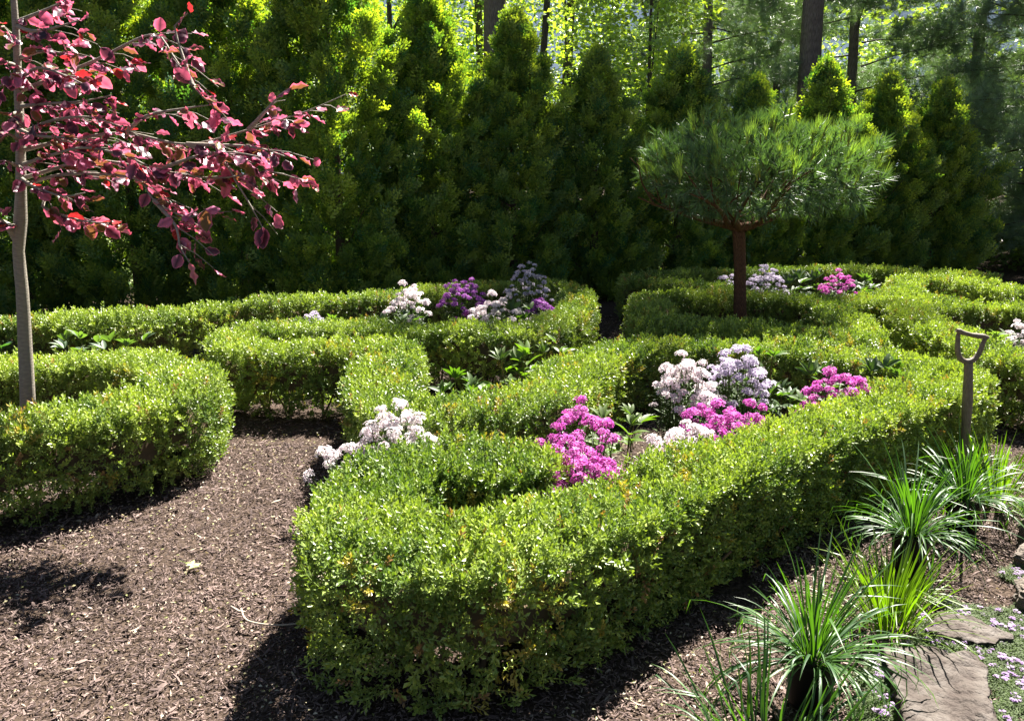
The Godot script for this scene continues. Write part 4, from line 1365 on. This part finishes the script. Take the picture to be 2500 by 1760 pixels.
func mulch() -> void:
	var kinds := [chip_mesh(1, 0.030, 0.006, 0.002), chip_mesh(2, 0.022, 0.009, 0.0025), chip_mesh(3, 0.042, 0.005, 0.002), chip_mesh(4, 0.016, 0.007, 0.002)]
	R.seed = 6000
	var xs := [[], [], [], []]
	var cs := [[], [], [], []]
	# [x0, x1, z0, z1, pieces per square metre, size]
	var areas := [[-2.6, -0.3, -3.2, -1.75, 5200, 0.9], [-2.9, -0.4, -4.8, -3.2, 3600, 1.0], [-0.3, 1.9, -2.9, -1.7, 4600, 0.9], [1.0, 3.9, -5.2, -2.6, 3000, 1.0], [-0.4, 2.8, -5.3, -3.2, 2200, 1.0], [-4.5, -0.5, -6.6, -4.8, 900, 1.2], [-0.8, 1.8, -9.6, -5.2, 900, 1.3], [1.8, 5.5, -9.8, -5.2, 450, 1.4], [-4.5, 0.0, -8.6, -6.6, 450, 1.4]]
	var dark := noise(91, 1.7, 3)
	for A in areas:
		var n := int((A[1] - A[0]) * (A[3] - A[2]) * A[4] * 1.8)
		for k in n:
			var p := Vector3(rnd(A[0], A[1]), 0, rnd(A[2], A[3]))
			if k % 2 == 0 and near_hedge(p, -0.06): continue
			p.y = rnd(-0.004, 0.012)
			var g := pow(R.randf(), 1.6)
			var c := Color(0.064, 0.045, 0.041).lerp(Color(0.215, 0.157, 0.140), g) * (1.0 + 0.35 * dark.get_noise_2d(p.x, p.z))
			if R.randf() < 0.03: c = Color(0.34, 0.28, 0.22)
			var w := k % 4
			var b := Basis(Vector3.UP, rnd(0, TAU)) * Basis(Vector3.RIGHT, rnd(-0.6, 0.6)) * Basis(Vector3.BACK, rnd(-0.45, 0.45))
			xs[w].append(Transform3D(b.scaled(Vector3.ONE * A[5] * (rnd(0.3, 0.8) if R.randf() < 0.95 else rnd(0.9, 1.9))), p))
			cs[w].append(c)
	for w in 4:
		var o := many("mulch_chips", kinds[w], M.chip, xs[w], cs[w])
		tag(o, "shredded brown bark chips lying on the garden floor", "", "", "stuff")
	# pale clippings of boxwood leaves on the mulch
	var lm := Mb.new()
	lm.leaf(Vector3.ZERO, Vector3.RIGHT, Vector3.BACK, Vector3.UP, 0.017, 0.009, Color(1, 1, 1), Color(1, 1, 1))
	var lx := []
	var lc := []
	for k in 4200:
		var p := Vector3(rnd(-2.8, 2.4), 0.014, rnd(-5.0, -1.8))
		if R.randf() < 0.6 and not near_hedge(p, 0.35): continue
		lx.append(Transform3D(Basis(Vector3.UP, rnd(0, TAU)) * Basis(Vector3.RIGHT, rnd(-0.7, 0.7)), p + Vector3(0, rnd(0, 0.01), 0)))
		lc.append(Color(0.42, 0.36, 0.22).lerp(Color(0.20, 0.22, 0.06), R.randf()) if R.randf() < 0.8 else Color(0.5, 0.46, 0.36))
	var lo := many("leaf_litter", lm.mesh(), M.dry_leaf, lx, lc)
	tag(lo, "tiny pale leaf clippings strewn along the hedge feet", "", "", "stuff")

func small_things() -> void:
	R.seed = 7000
	# creeping thyme among the stones
	var poly := PackedVector2Array([Vector2(1.62, -2.80), Vector2(1.91, -2.95), Vector2(2.20, -3.14), Vector2(2.4, -2.9), Vector2(2.1, -2.5), Vector2(1.75, -1.8), Vector2(0.98, -1.8), Vector2(1.10, -2.26), Vector2(1.28, -2.47), Vector2(1.47, -2.57)])
	var tuft := Mb.new()
	for k in 26:
		var p := Vector3(rnd(-0.02, 0.02), 0, rnd(-0.02, 0.02))
		var top := p * 1.3 + Vector3(0, rnd(0.008, 0.026), 0)
		for j in 3:
			var q := p.lerp(top, 0.4 + 0.3 * j)
			var a := rnd(0, TAU)
			var d := Vector3(cos(a), rnd(0.1, 0.8), sin(a)).normalized()
			var s := d.cross(Vector3.UP).normalized()
			var g := rnd(0.75, 1.2)
			tuft.leaf(q, d, s, s.cross(d), 0.0075, 0.004, Color(g, g, g), Color(g, g, g))
	var bloom := Mb.new()
	for k in 7:
		var p := rdir() * 0.007
		p.y = absf(p.y) * 0.7
		var a := rnd(0, TAU)
		for j in 4:
			var b := a + j * TAU / 4
			var d := Vector3(cos(b), 0.3, sin(b)).normalized()
			var s := d.cross(Vector3.UP).normalized()
			bloom.leaf(p, d, s, s.cross(d), 0.0048, 0.004, Color(1, 1, 1), Color(1, 1, 1), 0.1)
	var xs := []
	var cs := []
	var fx := []
	var fc := []
	var thick := noise(95, 2.6, 2)
	for k in 8500:
		var p := Vector3(rnd(0.95, 2.4), 0.0, rnd(-3.15, -1.8))
		if not Geometry2D.is_point_in_polygon(Vector2(p.x, p.z), poly): continue
		if thick.get_noise_2d(p.x, p.z) < -0.22: continue
		var g := rnd(0.75, 1.25)
		xs.append(Transform3D(Basis(Vector3.UP, rnd(0, TAU)).scaled(Vector3.ONE * rnd(0.8, 1.3)), p))
		cs.append(Color(0.125 * g, 0.175 * g, 0.070 * g))
		if R.randf() < 0.10 + 0.45 * maxf(0.0, thick.get_noise_2d(p.x * 2.0 + 7.0, p.z * 2.0)):
			fx.append(Transform3D(Basis(Vector3.UP, rnd(0, TAU)).scaled(Vector3.ONE * rnd(0.8, 1.4)), p + Vector3(0, rnd(0.018, 0.032), 0)))
			fc.append(Color(0.26, 0.14, 0.36).lerp(Color(0.40, 0.28, 0.48), R.randf()))
	var o := many("thyme_groundcover", tuft.mesh(), M.soft_leaf, xs, cs)
	tag(o, "mat of creeping thyme spreading between the flat stones", "", "", "stuff")
	o = many("thyme_blossoms", bloom.mesh(), M.petal, fx, fc)
	tag(o, "tiny purple thyme blossoms over the green mat", "", "", "stuff")
	# a fallen oak leaf on the path
	var m := Mb.new()
	var edge := [Vector2(0.0, 0.0), Vector2(0.35, 0.10), Vector2(0.42, 0.30), Vector2(0.55, 0.12), Vector2(0.66, 0.14), Vector2(0.70, 0.42), Vector2(0.78, 0.14), Vector2(0.88, 0.09), Vector2(1.0, 0.0), Vector2(0.86, -0.10), Vector2(0.80, -0.32), Vector2(0.68, -0.12), Vector2(0.52, -0.12), Vector2(0.40, -0.34), Vector2(0.34, -0.10)]
	m.c = Color(0.38, 0.46, 0.16)
	var ctr := m.v(Vector3(0.5, 0.06, 0))
	for p in edge:
		m.v(Vector3(p.x, 0.04 + 0.10 * absf(p.y) + 0.05 * sin(p.x * 6.0), p.y))
	for k in edge.size():
		m.t(ctr, 1 + k, 1 + (k + 1) % edge.size())
	m.tube([Vector3(-0.42, 0.05, -0.10), Vector3(-0.2, 0.07, -0.03), Vector3(0.5, 0.05, 0)], [0.014, 0.012, 0.008], 5, false)
	var lf := obj("oak_leaf", m.mesh(), M.dry_leaf)
	lf.transform = Transform3D(Basis(Vector3.UP, -0.35).scaled(Vector3.ONE * 0.085), Vector3(-1.43, 0.016, -3.15))
	tag(lf, "pale green fallen oak leaf with pointed lobes lying on the mulch path", "leaf")
	# twig
	m = Mb.new()
	m.c = Color(0.34, 0.28, 0.22)
	m.tube(spline([Vector3(-1.05, 0.028, -2.76), Vector3(-1.0, 0.026, -2.68), Vector3(-0.9, 0.022, -2.655), Vector3(-0.80, 0.02, -2.67), Vector3(-0.70, 0.02, -2.72)], 0.02), range(30).map(func(k): return 0.0042 - 0.00007 * k), 6)
	m.tube([Vector3(-1.10, 0.02, -2.79), Vector3(-1.05, 0.028, -2.74), Vector3(-1.03, 0.02, -2.75)], [0.004, 0.005, 0.003], 6)
	lf = obj("twig", m.mesh(true), M.bark_plain)
	tag(lf, "curved pale twig lying on the mulch at the near hedge corner", "twig")
	# dead leaves caught on the clipped top round the beech
	for d in [[Vector3(-2.02, 0.50, -4.33), 0.9, 0.055, Color(0.40, 0.26, 0.15), "dry tan leaf lying on the rounded end of the beech hedge"], [Vector3(-2.20, 0.50, -4.93), 0.2, 0.045, Color(0.62, 0.58, 0.50), "pale bleached leaf on the back arm of the beech hedge"]]:
		m = Mb.new()
		m.leaf(Vector3.ZERO, Vector3.RIGHT, Vector3.BACK, Vector3.UP, 1.0, 0.42, d[3], d[3], 0.3)
		lf = obj("dead_leaf", m.mesh(), M.dry_leaf)
		lf.transform = Transform3D((Basis(Vector3.UP, d[1]) * Basis(Vector3.BACK, 0.3)).scaled(Vector3.ONE * d[2] * 1.3), d[0])
		tag(lf, d[4], "leaf")
